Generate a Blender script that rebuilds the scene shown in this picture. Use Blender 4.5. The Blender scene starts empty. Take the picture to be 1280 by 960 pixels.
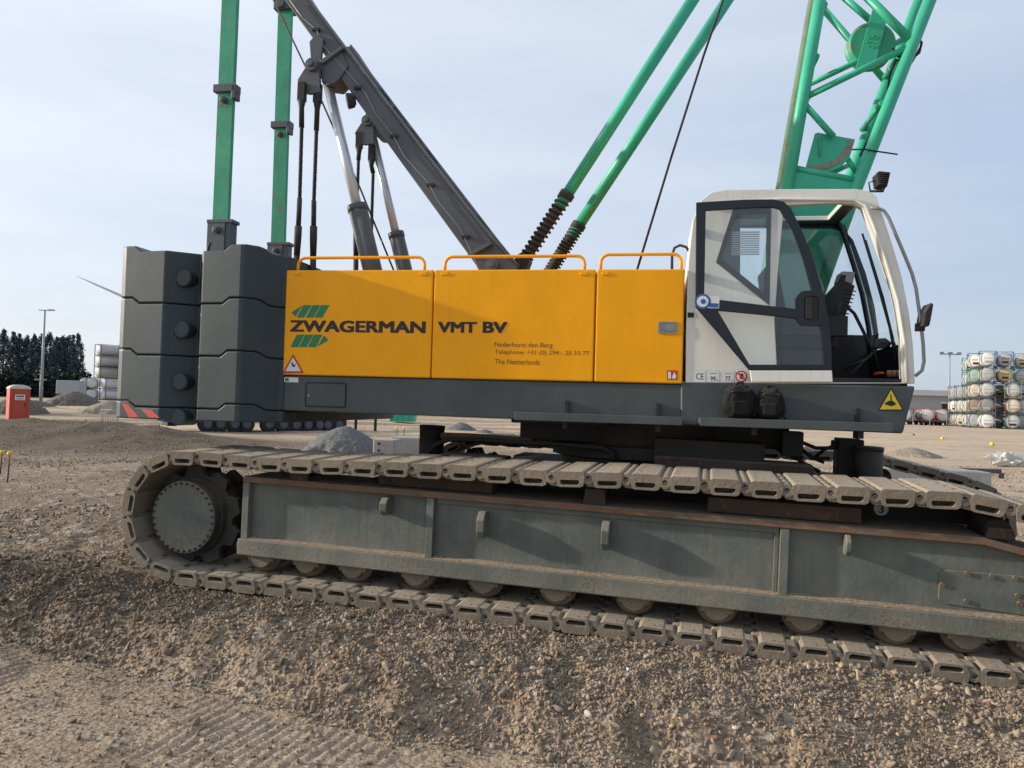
import bpy, bmesh, math, random
import numpy as np
from mathutils import Vector, Matrix, geometry, noise
random.seed(7); RNG = np.random.default_rng(7)
R = math.radians; PI = math.pi
scene = bpy.context.scene
COL = scene.collection

# ------------------------------------------------------------------ camera
F = 960.0; EYE = Vector((0, 0, 1.65))
ROLL, PITCH = R(1.66), math.atan(26/960)
fw = Vector((0, math.cos(PITCH), math.sin(PITCH)))
u0 = Vector((0, -math.sin(PITCH), math.cos(PITCH))); r0 = Vector((1, 0, 0))
rt = r0*math.cos(ROLL) + u0*math.sin(ROLL)
up = u0*math.cos(ROLL) - r0*math.sin(ROLL)
cam_d = bpy.data.cameras.new('camera'); cam = bpy.data.objects.new('camera', cam_d); COL.objects.link(cam)
cam_d.sensor_fit = 'HORIZONTAL'; cam_d.sensor_width = 36; cam_d.lens = 36*F/1280
cam_d.clip_start = 0.05; cam_d.clip_end = 12000
M = Matrix((rt, up, -fw)).transposed().to_4x4(); M.translation = EYE
cam.matrix_world = M; scene.camera = cam

def ray(px, py): return fw + rt*((px-640)/F) + up*((480-py)/F)
# frames: B = upper machine (x along side, y into machine, z up), U = undercarriage
def frame(o, yaw, tilt=0.0, roll=0.0):
    x = Vector((math.cos(yaw)*math.cos(tilt), -math.sin(yaw)*math.cos(tilt), -math.sin(tilt)))
    y = Vector((math.sin(yaw), math.cos(yaw), roll)); y = (y-x*y.dot(x)).normalized(); z = x.cross(y)
    m = Matrix((x, y, z)).transposed().to_4x4(); m.translation = o
    return m
B = frame(Vector((0, 6.5, 0)), R(10.4))
U = frame(Vector((0, 5.78, 0)), R(14.4), R(1.25), .022)
ID = Matrix.Identity(4)
def on_plane(FR, px, py, w):
    inv = FR.inverted(); o = inv @ EYE; d = inv.to_3x3() @ ray(px, py)
    t = (w-o.y)/d.y
    return o + d*t
def BP(px, py, w=0.0): return on_plane(B, px, py, w)
def UP(px, py, w=0.0): return on_plane(U, px, py, w)
def WP(px, py, Y): return on_plane(ID, px, py, Y)
def sz(FRf, pts, w): return [(FRf(x, y, w).x, FRf(x, y, w).z) for x, y in pts]

# ------------------------------------------------------------------ noise / ground height (numpy)
def vnoise(x, y, seed):
    xi = np.floor(x).astype(np.int64); yi = np.floor(y).astype(np.int64)
    fx = x-xi; fy = y-yi; fx = fx*fx*(3-2*fx); fy = fy*fy*(3-2*fy)
    def h(a, b):
        n = (a*374761393 + b*668265263 + seed*974711) & 0x7fffffff
        n = ((n ^ (n >> 13))*1274126177) & 0x7fffffff
        n = n ^ (n >> 16)
        return (n & 0xffff)/65535.0
    return (h(xi, yi)*(1-fx)+h(xi+1, yi)*fx)*(1-fy) + (h(xi, yi+1)*(1-fx)+h(xi+1, yi+1)*fx)*fy
def sstep(a, b, x):
    t = np.clip((x-a)/(b-a), 0, 1); return t*t*(3-2*t)
def bank(x, y):
    """signed distance behind the edge of the loose gravel bank (positive = on the gravel)"""
    return (y - (np.interp(x, [-9, -6, -3.7, -2.2, -.92, .4, 1.33, 3, 6], [8.2, 6.7, 5.55, 4.9, 4.42, 4.10, 3.88, 3.2, 2.0]) + 0.20*(vnoise(x*1.6, y*0+5.0, 3)-.5) + 0.10*(vnoise(x*5+7, y*0+2.0, 5)-.5)))/1.05
def lower_mask(x, y): return 1 - sstep(-.05, .28, bank(x, y))
def ridges(x, y):
    v = x*.94-y*.345; b = bank(x, y)+.10*(vnoise(x*3, y*3, 8)-.5)
    band = sstep(-.08, -.2, b)*sstep(-1.15, -.75, b)*sstep(.9, .3, x)
    band = band*(.10+.90*sstep(.38, .66, vnoise(x*1.4+4, y*1.4, 12)))
    return band*(0.5+0.5*np.sin((v+.03*vnoise(x*5, y*5, 9))*2*PI/0.072))
def gh(x, y):
    x = np.asarray(x, float); y = np.asarray(y, float)
    r = np.hypot(x, y)
    near = 1-sstep(9, 20, r)
    z = -0.0215*np.clip(x, -3.6, 3.6)*near
    lm = lower_mask(x, y)*(1-sstep(5.6, 7.5, y))
    z = z - 0.21*lm
    b = bank(x, y)
    z = z + (0.035+.05*vnoise(x*2.3, y*2.3, 61))*np.exp(-((b-.55)/.32)**2)*(1-sstep(1.0, 2.5, x))*near
    z = z + 0.10*np.exp(-(((x+5.0)/1.3)**2+((y-6.6)/.5)**2))
    z = z + (vnoise(x*.35, y*.35, 1)-.5)*0.10*sstep(7, 14, r) + (vnoise(x*1.1, y*1.1, 2)-.5)*.05*(.25+.75*sstep(6.5, 9, r))
    rough = (1-lm)
    z = z + rough*((vnoise(x*5, y*5, 21)-.5)*.035 + (vnoise(x*13, y*13, 22)-.5)*.024 + (vnoise(x*31, y*31, 23)-.5)*.018+(vnoise(x*2.3, y*2.3, 29)-.5)*.05)*(.45+.55*near)
    z = z + lm*((vnoise(x*4, y*4, 24)-.5)*.022 + (vnoise(x*18, y*18, 25)-.5)*.006 + ridges(x, y)*.011)
    z = z + (vnoise(x*.05+3, y*.05, 31)-.5)*.55*sstep(16, 45, r)*(1-sstep(70, 110, r))*sstep(3, -6, x)
    z = z - .30*sstep(25, 45, r)*sstep(-14, -24, x)*(1-sstep(80, 100, r))
    # dark ridge of spoil on the left
    z = z + .60*np.exp(-(((x+15.5)/5.2)**4+((y-25.5)/2.4)**2))*(.65+.5*vnoise(x*.8, y*.8, 41)+.25*vnoise(x*3, y*3, 42))
    return z
def g1(x, y): return float(gh(np.array([x]), np.array([y]))[0])
def GP(px, py, z=0.0):
    d = ray(px, py); t = (z-EYE.z)/d.z
    return EYE + d*t

# ------------------------------------------------------------------ materials
def nodes(m):
    m.use_nodes = True; nt = m.node_tree; nt.nodes.clear(); return nt
def N(nt, t, **kw):
    n = nt.nodes.new(t)
    for k, v in kw.items():
        if k.startswith('i_'): n.inputs[k[2:].replace('_', ' ')].default_value = v
        else: setattr(n, k, v)
    return n
def ramp(nt, src, a, b, ca=(0, 0, 0, 1), cb=(1, 1, 1, 1)):
    r = N(nt, 'ShaderNodeValToRGB'); r.color_ramp.elements[0].position = a; r.color_ramp.elements[1].position = b
    r.color_ramp.elements[0].color = ca; r.color_ramp.elements[1].color = cb
    nt.links.new(src, r.inputs[0]); return r.outputs[0]
def mixc(nt, fac, a, b):
    m = N(nt, 'ShaderNodeMix', data_type='RGBA')
    for i, v in ((0, fac), (6, a), (7, b)):
        if hasattr(v, 'is_linked') or hasattr(v, 'links'): nt.links.new(v, m.inputs[i])
        else: m.inputs[i].default_value = v if not isinstance(v, tuple) else (*v[:3], 1)
    return m.outputs[2]
def math_(nt, op, a, b=None):
    m = N(nt, 'ShaderNodeMath', operation=op)
    for i, v in enumerate((a, b)):
        if v is None: continue
        if hasattr(v, 'links'): nt.links.new(v, m.inputs[i])
        else: m.inputs[i].default_value = v
    return m.outputs[0]
MATS = {}
def paint(name, c, rough=.45, dust=.3, var=.25, coat=0.0, metal=0.0, rust=0.0, scratch=0.0, bump=.15, dustc=(.30, .24, .17), spec=.5, streak=.25, grime=(.05, .045, .04), pos=False, wav=0.0, lowdust=None):
    m = bpy.data.materials.new(name); nt = nodes(m); L = nt.links
    out = N(nt, 'ShaderNodeOutputMaterial'); p = N(nt, 'ShaderNodeBsdfPrincipled'); L.new(p.outputs[0], out.inputs[0])
    tc_ = N(nt, 'ShaderNodeTexCoord'); geo = N(nt, 'ShaderNodeNewGeometry'); oi = N(nt, 'ShaderNodeObjectInfo')
    src = geo.outputs['Position'] if pos else tc_.outputs['Object']
    class _T: outputs = {'Object': src}
    tc = _T
    n1 = N(nt, 'ShaderNodeTexNoise', i_Scale=2.3, i_Detail=7.0, i_Roughness=.65); L.new(tc.outputs['Object'], n1.inputs['Vector'])
    n2 = N(nt, 'ShaderNodeTexNoise', i_Scale=22.0, i_Detail=5.0, i_Roughness=.7); L.new(tc.outputs['Object'], n2.inputs['Vector'])
    dk = tuple(x*(1-var) for x in c); lt = tuple(min(1, x*(1+var*.6)) for x in c)
    col = mixc(nt, ramp(nt, n1.outputs[0], .3, .7), (*dk, 1), (*lt, 1))
    # vertical run-off streaks
    mp = N(nt, 'ShaderNodeMapping'); mp.inputs['Scale'].default_value = (14, 14, .9); L.new(tc.outputs['Object'], mp.inputs[0])
    n3 = N(nt, 'ShaderNodeTexNoise', i_Scale=1.6, i_Detail=6.0, i_Roughness=.6); L.new(mp.outputs[0], n3.inputs['Vector'])
    col = mixc(nt, math_(nt, 'MULTIPLY', ramp(nt, n3.outputs[0], .52, .78), streak), col, (*grime, 1))
    if rust > 0:
        n4 = N(nt, 'ShaderNodeTexNoise', i_Scale=7.0, i_Detail=9.0, i_Roughness=.75); L.new(tc.outputs['Object'], n4.inputs['Vector'])
        rf = ramp(nt, n4.outputs[0], .64-.24*rust, .72-.16*rust)
        rc = mixc(nt, n2.outputs[0], (.10, .035, .015, 1), (.30, .13, .05, 1))
        col = mixc(nt, rf, col, rc)
    if scratch > 0:
        n5 = N(nt, 'ShaderNodeTexNoise', i_Scale=34.0, i_Detail=8.0, i_Roughness=.8); L.new(tc.outputs['Object'], n5.inputs['Vector'])
        sf = math_(nt, 'MULTIPLY', ramp(nt, n5.outputs[0], .66, .70), scratch)
        col = mixc(nt, sf, col, (.36, .33, .28, 1))
    sep = N(nt, 'ShaderNodeSeparateXYZ'); L.new(geo.outputs['Normal'], sep.inputs[0])
    upf = ramp(nt, sep.outputs[2], .15, .8)
    df = math_(nt, 'MULTIPLY', upf, math_(nt, 'MULTIPLY', ramp(nt, n2.outputs[0], .25, .6, (.45, .45, .45, 1)), min(1, dust*1.6)))
    df2 = math_(nt, 'MULTIPLY', ramp(nt, n1.outputs[0], .42, .75), dust*.45)
    df = math_(nt, 'MINIMUM', math_(nt, 'ADD', df, df2), 1.0)
    col = mixc(nt, df, col, (*dustc, 1))
    if lowdust:
        so_ = N(nt, 'ShaderNodeSeparateXYZ'); L.new(tc_.outputs['Object'], so_.inputs[0])
        g_ = ramp(nt, so_.outputs[2], lowdust[0], lowdust[1], (1, 1, 1, 1), (0, 0, 0, 1))
        nd = N(nt, 'ShaderNodeTexNoise', i_Scale=48.0, i_Detail=9.0, i_Roughness=.8); L.new(tc_.outputs['Object'], nd.inputs['Vector'])
        nb = N(nt, 'ShaderNodeTexNoise', i_Scale=3.2, i_Detail=4.0); L.new(tc_.outputs['Object'], nb.inputs['Vector'])
        col = mixc(nt, math_(nt, 'MULTIPLY', math_(nt, 'MULTIPLY', g_, ramp(nt, nb.outputs[0], .35, .6, (.25, .25, .25, 1))), ramp(nt, nd.outputs[0], .42, .56)), col, (*dustc, 1))
        ns = N(nt, 'ShaderNodeTexNoise', i_Scale=1.0, i_Detail=7.0, i_Roughness=.75); ms = N(nt, 'ShaderNodeMapping'); ms.inputs['Scale'].default_value = (38, 38, 5); L.new(tc_.outputs['Object'], ms.inputs[0]); L.new(ms.outputs[0], ns.inputs['Vector'])
        col = mixc(nt, math_(nt, 'MULTIPLY', ramp(nt, ns.outputs[0], .70, .735), .55), col, (.42, .43, .40, 1))
    if pos:
        col = mixc(nt, math_(nt, 'MULTIPLY', oi.outputs['Random'], .42), col, tuple(x*.62 for x in dustc)+(1,))
        nw = N(nt, 'ShaderNodeTexNoise', i_Scale=60.0, i_Detail=8.0, i_Roughness=.8); L.new(src, nw.inputs['Vector'])
        col = mixc(nt, math_(nt, 'MULTIPLY', ramp(nt, nw.outputs[0], .48, .62), .45), col, (.10, .075, .055, 1))
    L.new(col, p.inputs['Base Color'])
    rr = math_(nt, 'ADD', math_(nt, 'MULTIPLY', df, .4), math_(nt, 'ADD', math_(nt, 'MULTIPLY', n1.outputs[0], .2), rough-.1))
    L.new(math_(nt, 'MINIMUM', rr, 1.0), p.inputs['Roughness'])
    p.inputs['Metallic'].default_value = metal; p.inputs['Coat Weight'].default_value = coat; p.inputs['Coat Roughness'].default_value = .12
    p.inputs['Specular IOR Level'].default_value = spec
    b = N(nt, 'ShaderNodeBump'); b.inputs['Strength'].default_value = bump; b.inputs['Distance'].default_value = .01
    L.new(n2.outputs[0], b.inputs['Height'])
    if wav:
        b2 = N(nt, 'ShaderNodeBump'); b2.inputs['Strength'].default_value = wav; b2.inputs['Distance'].default_value = .03
        n9 = N(nt, 'ShaderNodeTexNoise', i_Scale=1.7, i_Detail=1.0); L.new(src, n9.inputs['Vector']); L.new(n9.outputs[0], b2.inputs['Height']); L.new(b2.outputs[0], b.inputs['Normal']); L.new(b2.outputs[0], p.inputs['Coat Normal'])
    L.new(b.outputs[0], p.inputs['Normal'])
    MATS[name] = m; return m
grey = paint('grey_paint', (.060, .073, .075), .5, .15, .22, scratch=.14, bump=.12)
cwm = paint('counterweight_paint', (.026, .042, .048), .5, .03, .28, scratch=.16, bump=.10, wav=.2, rust=.0)
under = paint('undercarriage_paint', (.122, .138, .120), .6, .50, .30, rust=.18, scratch=.35, bump=.35, streak=.45, lowdust=(.24, .52))
rusty = paint('rusty_flange', (.15, .11, .075), .8, .6, .3, rust=.8, bump=.6)
mast = paint('mast_paint', (.080, .090, .102), .5, .14, .2, scratch=.2, rust=.05)
dark = paint('dark_machinery', (.013, .013, .014), .65, .16, .3, bump=.3, streak=.1)
black = paint('black_rubber', (.012, .012, .013), .7, .12, .3)
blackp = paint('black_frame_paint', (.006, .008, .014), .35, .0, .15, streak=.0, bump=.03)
green = paint('green_paint', (.032, .42, .25), .42, .05, .18, rust=.0, scratch=.20, bump=.1, streak=.12)
greenw = paint('worn_green_paint', (.030, .34, .19), .5, .15, .25, rust=.28, scratch=.6, bump=.2)
weath = paint('weathered_chord', (.12, .24, .15), .8, .3, .35, rust=.45, scratch=.5, bump=.6)
yellow = paint('yellow_paint', (1.0, .405, .0), .40, .0, .08, coat=.10, spec=.2, wav=.35, bump=.02, streak=.10, grime=(.45, .2, .02))
white = paint('cab_white_paint', (.78, .76, .68), .42, .10, .10, rust=.02, bump=.05, streak=.22, grime=(.35, .3, .22))
pale_refl = paint('pale_reflection', (.50, .50, .46), .6, .05, .1)
shoem = paint('shoe_casting', (.20, .165, .12), .85, .75, .25, rust=.22, bump=.8, dustc=(.44, .355, .26), streak=.2, pos=True)
rollm = paint('roller_steel', (.13, .10, .07), .75, .6, .3, rust=.35, bump=.5, pos=True)
drum = paint('drive_drum', (.040, .040, .036), .7, .35, .3, bump=.4)
springm = paint('spring_coating', (.022, .018, .016), .7, .2, .3, bump=.4)
brown = paint('brown_slide_beam', (.05, .032, .024), .8, .3, .3, rust=.35, bump=.5)
chrome = paint('chrome_rod', (.62, .64, .67), .38, .0, .05, metal=.55, streak=.0, bump=.01)
bare = paint('bare_metal', (.30, .30, .29), .4, .12, .2, metal=.6)
stickw = paint('sticker_white', (.72, .72, .70), .5, .05, .05, streak=.05, bump=.0)
stickr = paint('sticker_red', (.55, .03, .03), .5, .05, .05, streak=.0, bump=.0)
stickk = paint('sticker_black', (.012, .010, .012), .45, .0, .05, streak=.0, bump=.0)
sticky = paint('sticker_yellow', (.85, .60, .02), .5, .03, .05, streak=.0, bump=.0)
stickb = paint('sticker_blue', (.03, .10, .35), .5, .0, .05, streak=.0, bump=.0)
logog = paint('logo_green', (.004, .20, .075), .4, .0, .05, streak=.0, bump=.0)
brownink = paint('brown_ink', (.17, .035, .01), .5, .0, .05, streak=.0, bump=.0)
chevr = paint('chevron_red', (.60, .07, .06), .5, .1, .1)
concrete = paint('concrete', (.42, .40, .37), .9, .3, .15, bump=.4)
fabric = paint('bag_fabric', (.010, .010, .012), .8, .06, .3, bump=.6, spec=.2)
red = paint('red_plastic', (.50, .065, .03), .5, .1, .12)
orange = paint('orange_plastic', (.75, .22, .02), .5, .05, .1)
yel2 = paint('yellow_plastic', (.80, .52, .02), .5, .05, .1)
bluep = paint('blue_paint', (.012, .04, .22), .45, .12, .2)
galv = paint('galvanised', (.34, .36, .38), .5, .05, .1)
offw = paint('offwhite_plastic', (.62, .60, .56), .7, .1, .1)
wallm = paint('warehouse_wall', (.36, .37, .37), .8, .0, .06)
roofm = paint('warehouse_roof', (.18, .19, .20), .8, .0, .06)
steelt = paint('tank_steel', (.45, .45, .44), .35, .02, .12, metal=.35)
bark = paint('bark', (.06, .05, .04), .9, .0, .3)
def glass(name, tint=(.80, .86, .86), op=.16, refl=(.30, .34, .36)):
    m = bpy.data.materials.new(name); nt = nodes(m); L = nt.links
    out = N(nt, 'ShaderNodeOutputMaterial'); mx = N(nt, 'ShaderNodeMixShader'); mx2 = N(nt, 'ShaderNodeMixShader')
    tr = N(nt, 'ShaderNodeBsdfTransparent'); tr.inputs[0].default_value = (*tint, 1)
    gl = N(nt, 'ShaderNodeBsdfGlossy'); gl.inputs['Roughness'].default_value = .03
    df = N(nt, 'ShaderNodeBsdfDiffuse'); df.inputs[0].default_value = (*refl, 1)
    fr = N(nt, 'ShaderNodeValue'); fr.outputs[0].default_value = .05
    tc = N(nt, 'ShaderNodeTexCoord'); n = N(nt, 'ShaderNodeTexNoise', i_Scale=9.0, i_Detail=6.0); L.new(tc.outputs['Object'], n.inputs['Vector'])
    L.new(math_(nt, 'MULTIPLY', ramp(nt, n.outputs[0], .3, .8, (.5, .5, .5, 1)), op), mx2.inputs[0]); L.new(tr.outputs[0], mx2.inputs[1]); L.new(df.outputs[0], mx2.inputs[2])
    L.new(fr.outputs[0], mx.inputs[0]); L.new(mx2.outputs[0], mx.inputs[1]); L.new(gl.outputs[0], mx.inputs[2]); L.new(mx.outputs[0], out.inputs[0])
    return m
glass1 = glass('cab_glass', (.95, .98, .98), .04); glass2 = glass('door_glass', (.99, 1, 1), .02)

# ground material
def ground_mat():
    m = bpy.data.materials.new('gravel_ground'); nt = nodes(m); L = nt.links
    out = N(nt, 'ShaderNodeOutputMaterial'); p = N(nt, 'ShaderNodeBsdfPrincipled'); L.new(p.outputs[0], out.inputs[0])
    geo = N(nt, 'ShaderNodeNewGeometry'); P = geo.outputs['Position']
    def nz(s, d=6.0, r=.6):
        n = N(nt, 'ShaderNodeTexNoise', i_Scale=s, i_Detail=d, i_Roughness=r); L.new(P, n.inputs['Vector']); return n.outputs[0]
    big = nz(.12); mid = nz(1.1); fine = nz(28.0, 8.0, .75); speck = nz(6.0, 9.0, .8)
    base = mixc(nt, ramp(nt, big, .38, .62), (.215, .165, .118, 1), (.30, .245, .185, 1))
    base = mixc(nt, ramp(nt, mid, .35, .68), base, (.165, .128, .095, 1))
    base = mixc(nt, ramp(nt, speck, .42, .66), base, (.37, .315, .245, 1))
    # pebbly grain colour
    v = N(nt, 'ShaderNodeTexVoronoi', i_Scale=34.0); L.new(P, v.inputs['Vector'])
    sv = N(nt, 'ShaderNodeSeparateColor'); L.new(v.outputs['Color'], sv.inputs[0])
    at = N(nt, 'ShaderNodeAttribute'); at.attribute_name = 'ground_zone'
    sa = N(nt, 'ShaderNodeSeparateColor'); L.new(at.outputs['Color'], sa.inputs[0])
    lm = sa.outputs[0]; rdg = sa.outputs[1]; lf = sa.outputs[2]
    peb = mixc(nt, sv.outputs[0], (.12, .095, .07, 1), (.36, .30, .235, 1))
    base = mixc(nt, .42, base, peb)
    v2 = N(nt, 'ShaderNodeTexVoronoi', i_Scale=9.0); L.new(P, v2.inputs['Vector'])
    sv2 = N(nt, 'ShaderNodeSeparateColor'); L.new(v2.outputs['Color'], sv2.inputs[0])
    base = mixc(nt, ramp(nt, sv2.outputs[1], .86, .9), base, (.40, .36, .31, 1))
    low = mixc(nt, ramp(nt, nz(2.6), .38, .62), (.42, .345, .26, 1), (.53, .465, .38, 1))
    low = mixc(nt, ramp(nt, fine, .35, .65), low, (.37, .30, .23, 1))
    base = mixc(nt, lm, base, low)
    base = mixc(nt, rdg, base, (.19, .175, .155, 1))
    # far pale tracks / haul lanes
    sp = N(nt, 'ShaderNodeSeparateXYZ'); L.new(P, sp.inputs[0])
    mp = N(nt, 'ShaderNodeMapping'); mp.inputs['Scale'].default_value = (.025, .16, 1); L.new(P, mp.inputs[0])
    nl = N(nt, 'ShaderNodeTexNoise', i_Scale=1.0, i_Detail=4.0); L.new(mp.outputs[0], nl.inputs['Vector'])
    farm = ramp(nt, math_(nt, 'DIVIDE', sp.outputs[1], 60.0), .22, .62)
    base = mixc(nt, math_(nt, 'MULTIPLY', farm, ramp(nt, nl.outputs[0], .40, .58)), base, (.52, .44, .345, 1))
    rightf = ramp(nt, math_(nt, 'DIVIDE', math_(nt, 'ADD', sp.outputs[0], -2.0), 10.0), .0, 1.0)
    base = mixc(nt, math_(nt, 'MULTIPLY', rightf, .65), base, (.60, .50, .39, 1))
    patch = nz(.55, 7.0, .7)
    base = mixc(nt, math_(nt, 'MULTIPLY', ramp(nt, patch, .5, .7), .55), base, (.17, .135, .10, 1))
    base = mixc(nt, math_(nt, 'MULTIPLY', ramp(nt, nz(2.2, 8.0, .8), .55, .68), .6), base, (.13, .11, .085, 1))
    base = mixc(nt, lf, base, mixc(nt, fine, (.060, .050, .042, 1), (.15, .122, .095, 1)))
    mw = N(nt, 'ShaderNodeMix', data_type='RGBA', blend_type='MULTIPLY'); mw.inputs[0].default_value = 1; L.new(base, mw.inputs[6]); mw.inputs[7].default_value = (1.12, 1.03, .93, 1)
    L.new(mw.outputs[2], p.inputs['Base Color']); p.inputs['Roughness'].default_value = .95; p.inputs['Specular IOR Level'].default_value = .15
    b = N(nt, 'ShaderNodeBump'); b.inputs['Distance'].default_value = .03; b.inputs['Strength'].default_value = .8
    hh = math_(nt, 'ADD', fine, math_(nt, 'ADD', math_(nt, 'MULTIPLY', v.outputs['Distance'], -1.3), math_(nt, 'MULTIPLY', speck, 1.2)))
    L.new(hh, b.inputs['Height']); L.new(b.outputs[0], p.inputs['Normal'])
    return m
GROUND = ground_mat()
def attr_mat(name, rough=.9, attr='stone_colour', transl=0):
    m = bpy.data.materials.new(name); nt = nodes(m); L = nt.links
    out = N(nt, 'ShaderNodeOutputMaterial'); p = N(nt, 'ShaderNodeBsdfPrincipled'); L.new(p.outputs[0], out.inputs[0])
    at = N(nt, 'ShaderNodeAttribute'); at.attribute_name = attr
    geo = N(nt, 'ShaderNodeNewGeometry'); n = N(nt, 'ShaderNodeTexNoise', i_Scale=90.0, i_Detail=5.0); L.new(geo.outputs['Position'], n.inputs['Vector'])
    mm = N(nt, 'ShaderNodeMix', data_type='RGBA', blend_type='MULTIPLY'); mm.inputs[0].default_value = .6
    L.new(at.outputs['Color'], mm.inputs[6]); L.new(ramp(nt, n.outputs[0], .25, .7, (.55, .52, .48, 1), (1.2, 1.2, 1.2, 1)), mm.inputs[7])
    L.new(mm.outputs[2], p.inputs['Base Color']); p.inputs['Roughness'].default_value = rough; p.inputs['Specular IOR Level'].default_value = .2
    return m
STONE = attr_mat('stone'); LEAF = attr_mat('leaf', .8, 'leaf_colour')

# ------------------------------------------------------------------ mesh builder
WORLD = {}
class MB:
    def __init__(s): s.v = []; s.f = []; s.sm = []
    def add(s, vs, fs, smooth=False):
        o = len(s.v); s.v += [tuple(v) for v in vs]
        for f in fs: s.f.append(tuple(i+o for i in f)); s.sm.append(smooth)
        return s
    def box(s, x0, x1, y0, y1, z0, z1):
        return s.add([(x0, y0, z0), (x1, y0, z0), (x1, y1, z0), (x0, y1, z0), (x0, y0, z1), (x1, y0, z1), (x1, y1, z1), (x0, y1, z1)],
                     [(0, 3, 2, 1), (4, 5, 6, 7), (0, 1, 5, 4), (1, 2, 6, 5), (2, 3, 7, 6), (3, 0, 4, 7)])
    def prism(s, poly, w0, w1, holes=()):
        """polygon in (x,z) extruded along y"""
        loops = [list(poly)]+[list(h) for h in holes]
        def area(l): return sum(l[i-1][0]*l[i][1]-l[i][0]*l[i-1][1] for i in range(len(l)))
        if area(loops[0]) < 0: loops[0].reverse()
        for h in loops[1:]:
            if area(h) > 0: h.reverse()
        flat = [p for l in loops for p in l]; n = len(flat)
        if len(loops) == 1: tris = [tuple(range(n))]
        else: tris = geometry.tessellate_polygon([[Vector((p[0], p[1], 0)) for p in l] for l in loops])
        vs = [(p[0], w0, p[1]) for p in flat]+[(p[0], w1, p[1]) for p in flat]
        fs = []
        for t in tris:
            a = sum(flat[t[i-1]][0]*flat[t[i]][1]-flat[t[i]][0]*flat[t[i-1]][1] for i in range(len(t)))
            t = tuple(t) if a > 0 else tuple(reversed(t))
            fs.append(t); fs.append(tuple(i+n for i in reversed(t)))
        o = 0
        for l in loops:
            k = len(l)
            for i in range(k):
                j = (i+1) % k; fs.append((o+j, o+i, o+i+n, o+j+n))
            o += k
        return s.add(vs, fs)
    def tube(s, pts, r, n=12, cap=True):
        pts = [Vector(p) for p in pts]; rs = r if isinstance(r, (list, tuple)) else [r]*len(pts)
        vs = []; fs = []; t0 = (pts[1]-pts[0]).normalized()
        a = t0.orthogonal().normalized()
        for i, p in enumerate(pts):
            t = (pts[min(i+1, len(pts)-1)]-pts[max(i-1, 0)]).normalized()
            a = (a - t*a.dot(t)).normalized(); b = t.cross(a)
            for k in range(n):
                an = 2*PI*k/n; vs.append(p+(a*math.cos(an)+b*math.sin(an))*rs[i])
        for i in range(len(pts)-1):
            for k in range(n):
                k2 = (k+1) % n; fs.append((i*n+k, i*n+k2, (i+1)*n+k2, (i+1)*n+k))
        s.add(vs, fs, True)
        if cap:
            o = len(s.v)-len(vs)
            s.f.append(tuple(o+k for k in reversed(range(n)))); s.sm.append(False)
            s.f.append(tuple(o+(len(pts)-1)*n+k for k in range(n))); s.sm.append(False)
        return s
    def cyl(s, p0, p1, r, n=24): return s.tube([p0, p1], r, n)
    def lathe(s, p0, axis, prof, n=28):
        """prof: (distance along axis, radius)"""
        ax = Vector(axis).normalized(); p0 = Vector(p0)
        a = ax.orthogonal().normalized(); b = ax.cross(a); vs = []; fs = []
        for d, r in prof:
            for k in range(n):
                an = 2*PI*k/n; vs.append(p0+ax*d+(a*math.cos(an)+b*math.sin(an))*max(r, 1e-4))
        for i in range(len(prof)-1):
            for k in range(n):
                k2 = (k+1) % n; fs.append((i*n+k, i*n+k2, (i+1)*n+k2, (i+1)*n+k))
        fs.append(tuple(reversed(range(n)))); fs.append(tuple((len(prof)-1)*n+k for k in range(n)))
        return s.add(vs, fs, False)
    def hull(s, pts):
        bm = bmesh.new()
        for p in pts: bm.verts.new(p)
        bmesh.ops.convex_hull(bm, input=bm.verts); bm.verts.index_update()
        used = {v.index for f in bm.faces for v in f.verts}
        s.add([v.co[:] for v in bm.verts], [tuple(v.index for v in f.verts) for f in bm.faces]); bm.free(); return s
    def mesh(s, name):
        me = bpy.data.meshes.new(name); me.from_pydata(s.v, [], s.f)
        me.polygons.foreach_set('use_smooth', s.sm); me.update(); return me
    def build(s, name, mat, parent=None, FR=ID, bevel=0, seg=2, mats=None, fix=True):
        me = s.mesh(name)
        if fix:
            bm = bmesh.new(); bm.from_mesh(me); bmesh.ops.recalc_face_normals(bm, faces=bm.faces); bm.to_mesh(me); bm.free()
        return link(name, me, mat, parent, FR, bevel, seg)
def link(name, me, mat, parent=None, FR=ID, bevel=0, seg=2):
    o = bpy.data.objects.new(name, me)
    if mat is not None and not me.materials: me.materials.append(mat)
    COL.objects.link(o)
    put(o, parent, FR)
    if bevel:
        b = o.modifiers.new('bevel', 'BEVEL'); b.width = bevel; b.segments = seg; b.limit_method = 'ANGLE'; b.angle_limit = R(35)
        b.harden_normals = False
    return o
def put(o, parent, FR):
    WORLD[o.name] = FR.copy()
    if parent is not None:
        o.parent = parent; o.matrix_basis = WORLD[parent.name].inverted() @ FR
    else: o.matrix_basis = FR
def tag(o, label=None, cat=None, group=None, kind=None):
    if label: o['label'] = label
    if cat: o['category'] = cat
    if group: o['group'] = group
    if kind: o['kind'] = kind
    return o
def thing(name, label, cat, loc, rz=0, group=None):
    o = bpy.data.objects.new(name, None); o.empty_display_size = .2; COL.objects.link(o)
    put(o, None, Matrix.Translation(loc) @ Matrix.Rotation(rz, 4, 'Z'))
    return tag(o, label, cat, group)
def fr(root): return WORLD[root.name]
def dup(o, parent=None, FR=None):
    c = o.copy(); COL.objects.link(c)
    if parent is None: put(c, None, FR)
    else:
        c.parent = parent; c.matrix_basis = o.matrix_basis.copy(); WORLD[c.name] = WORLD[parent.name] @ c.matrix_basis
    for ch in [x for x in o.children]: dup(ch, c)
    return c
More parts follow.
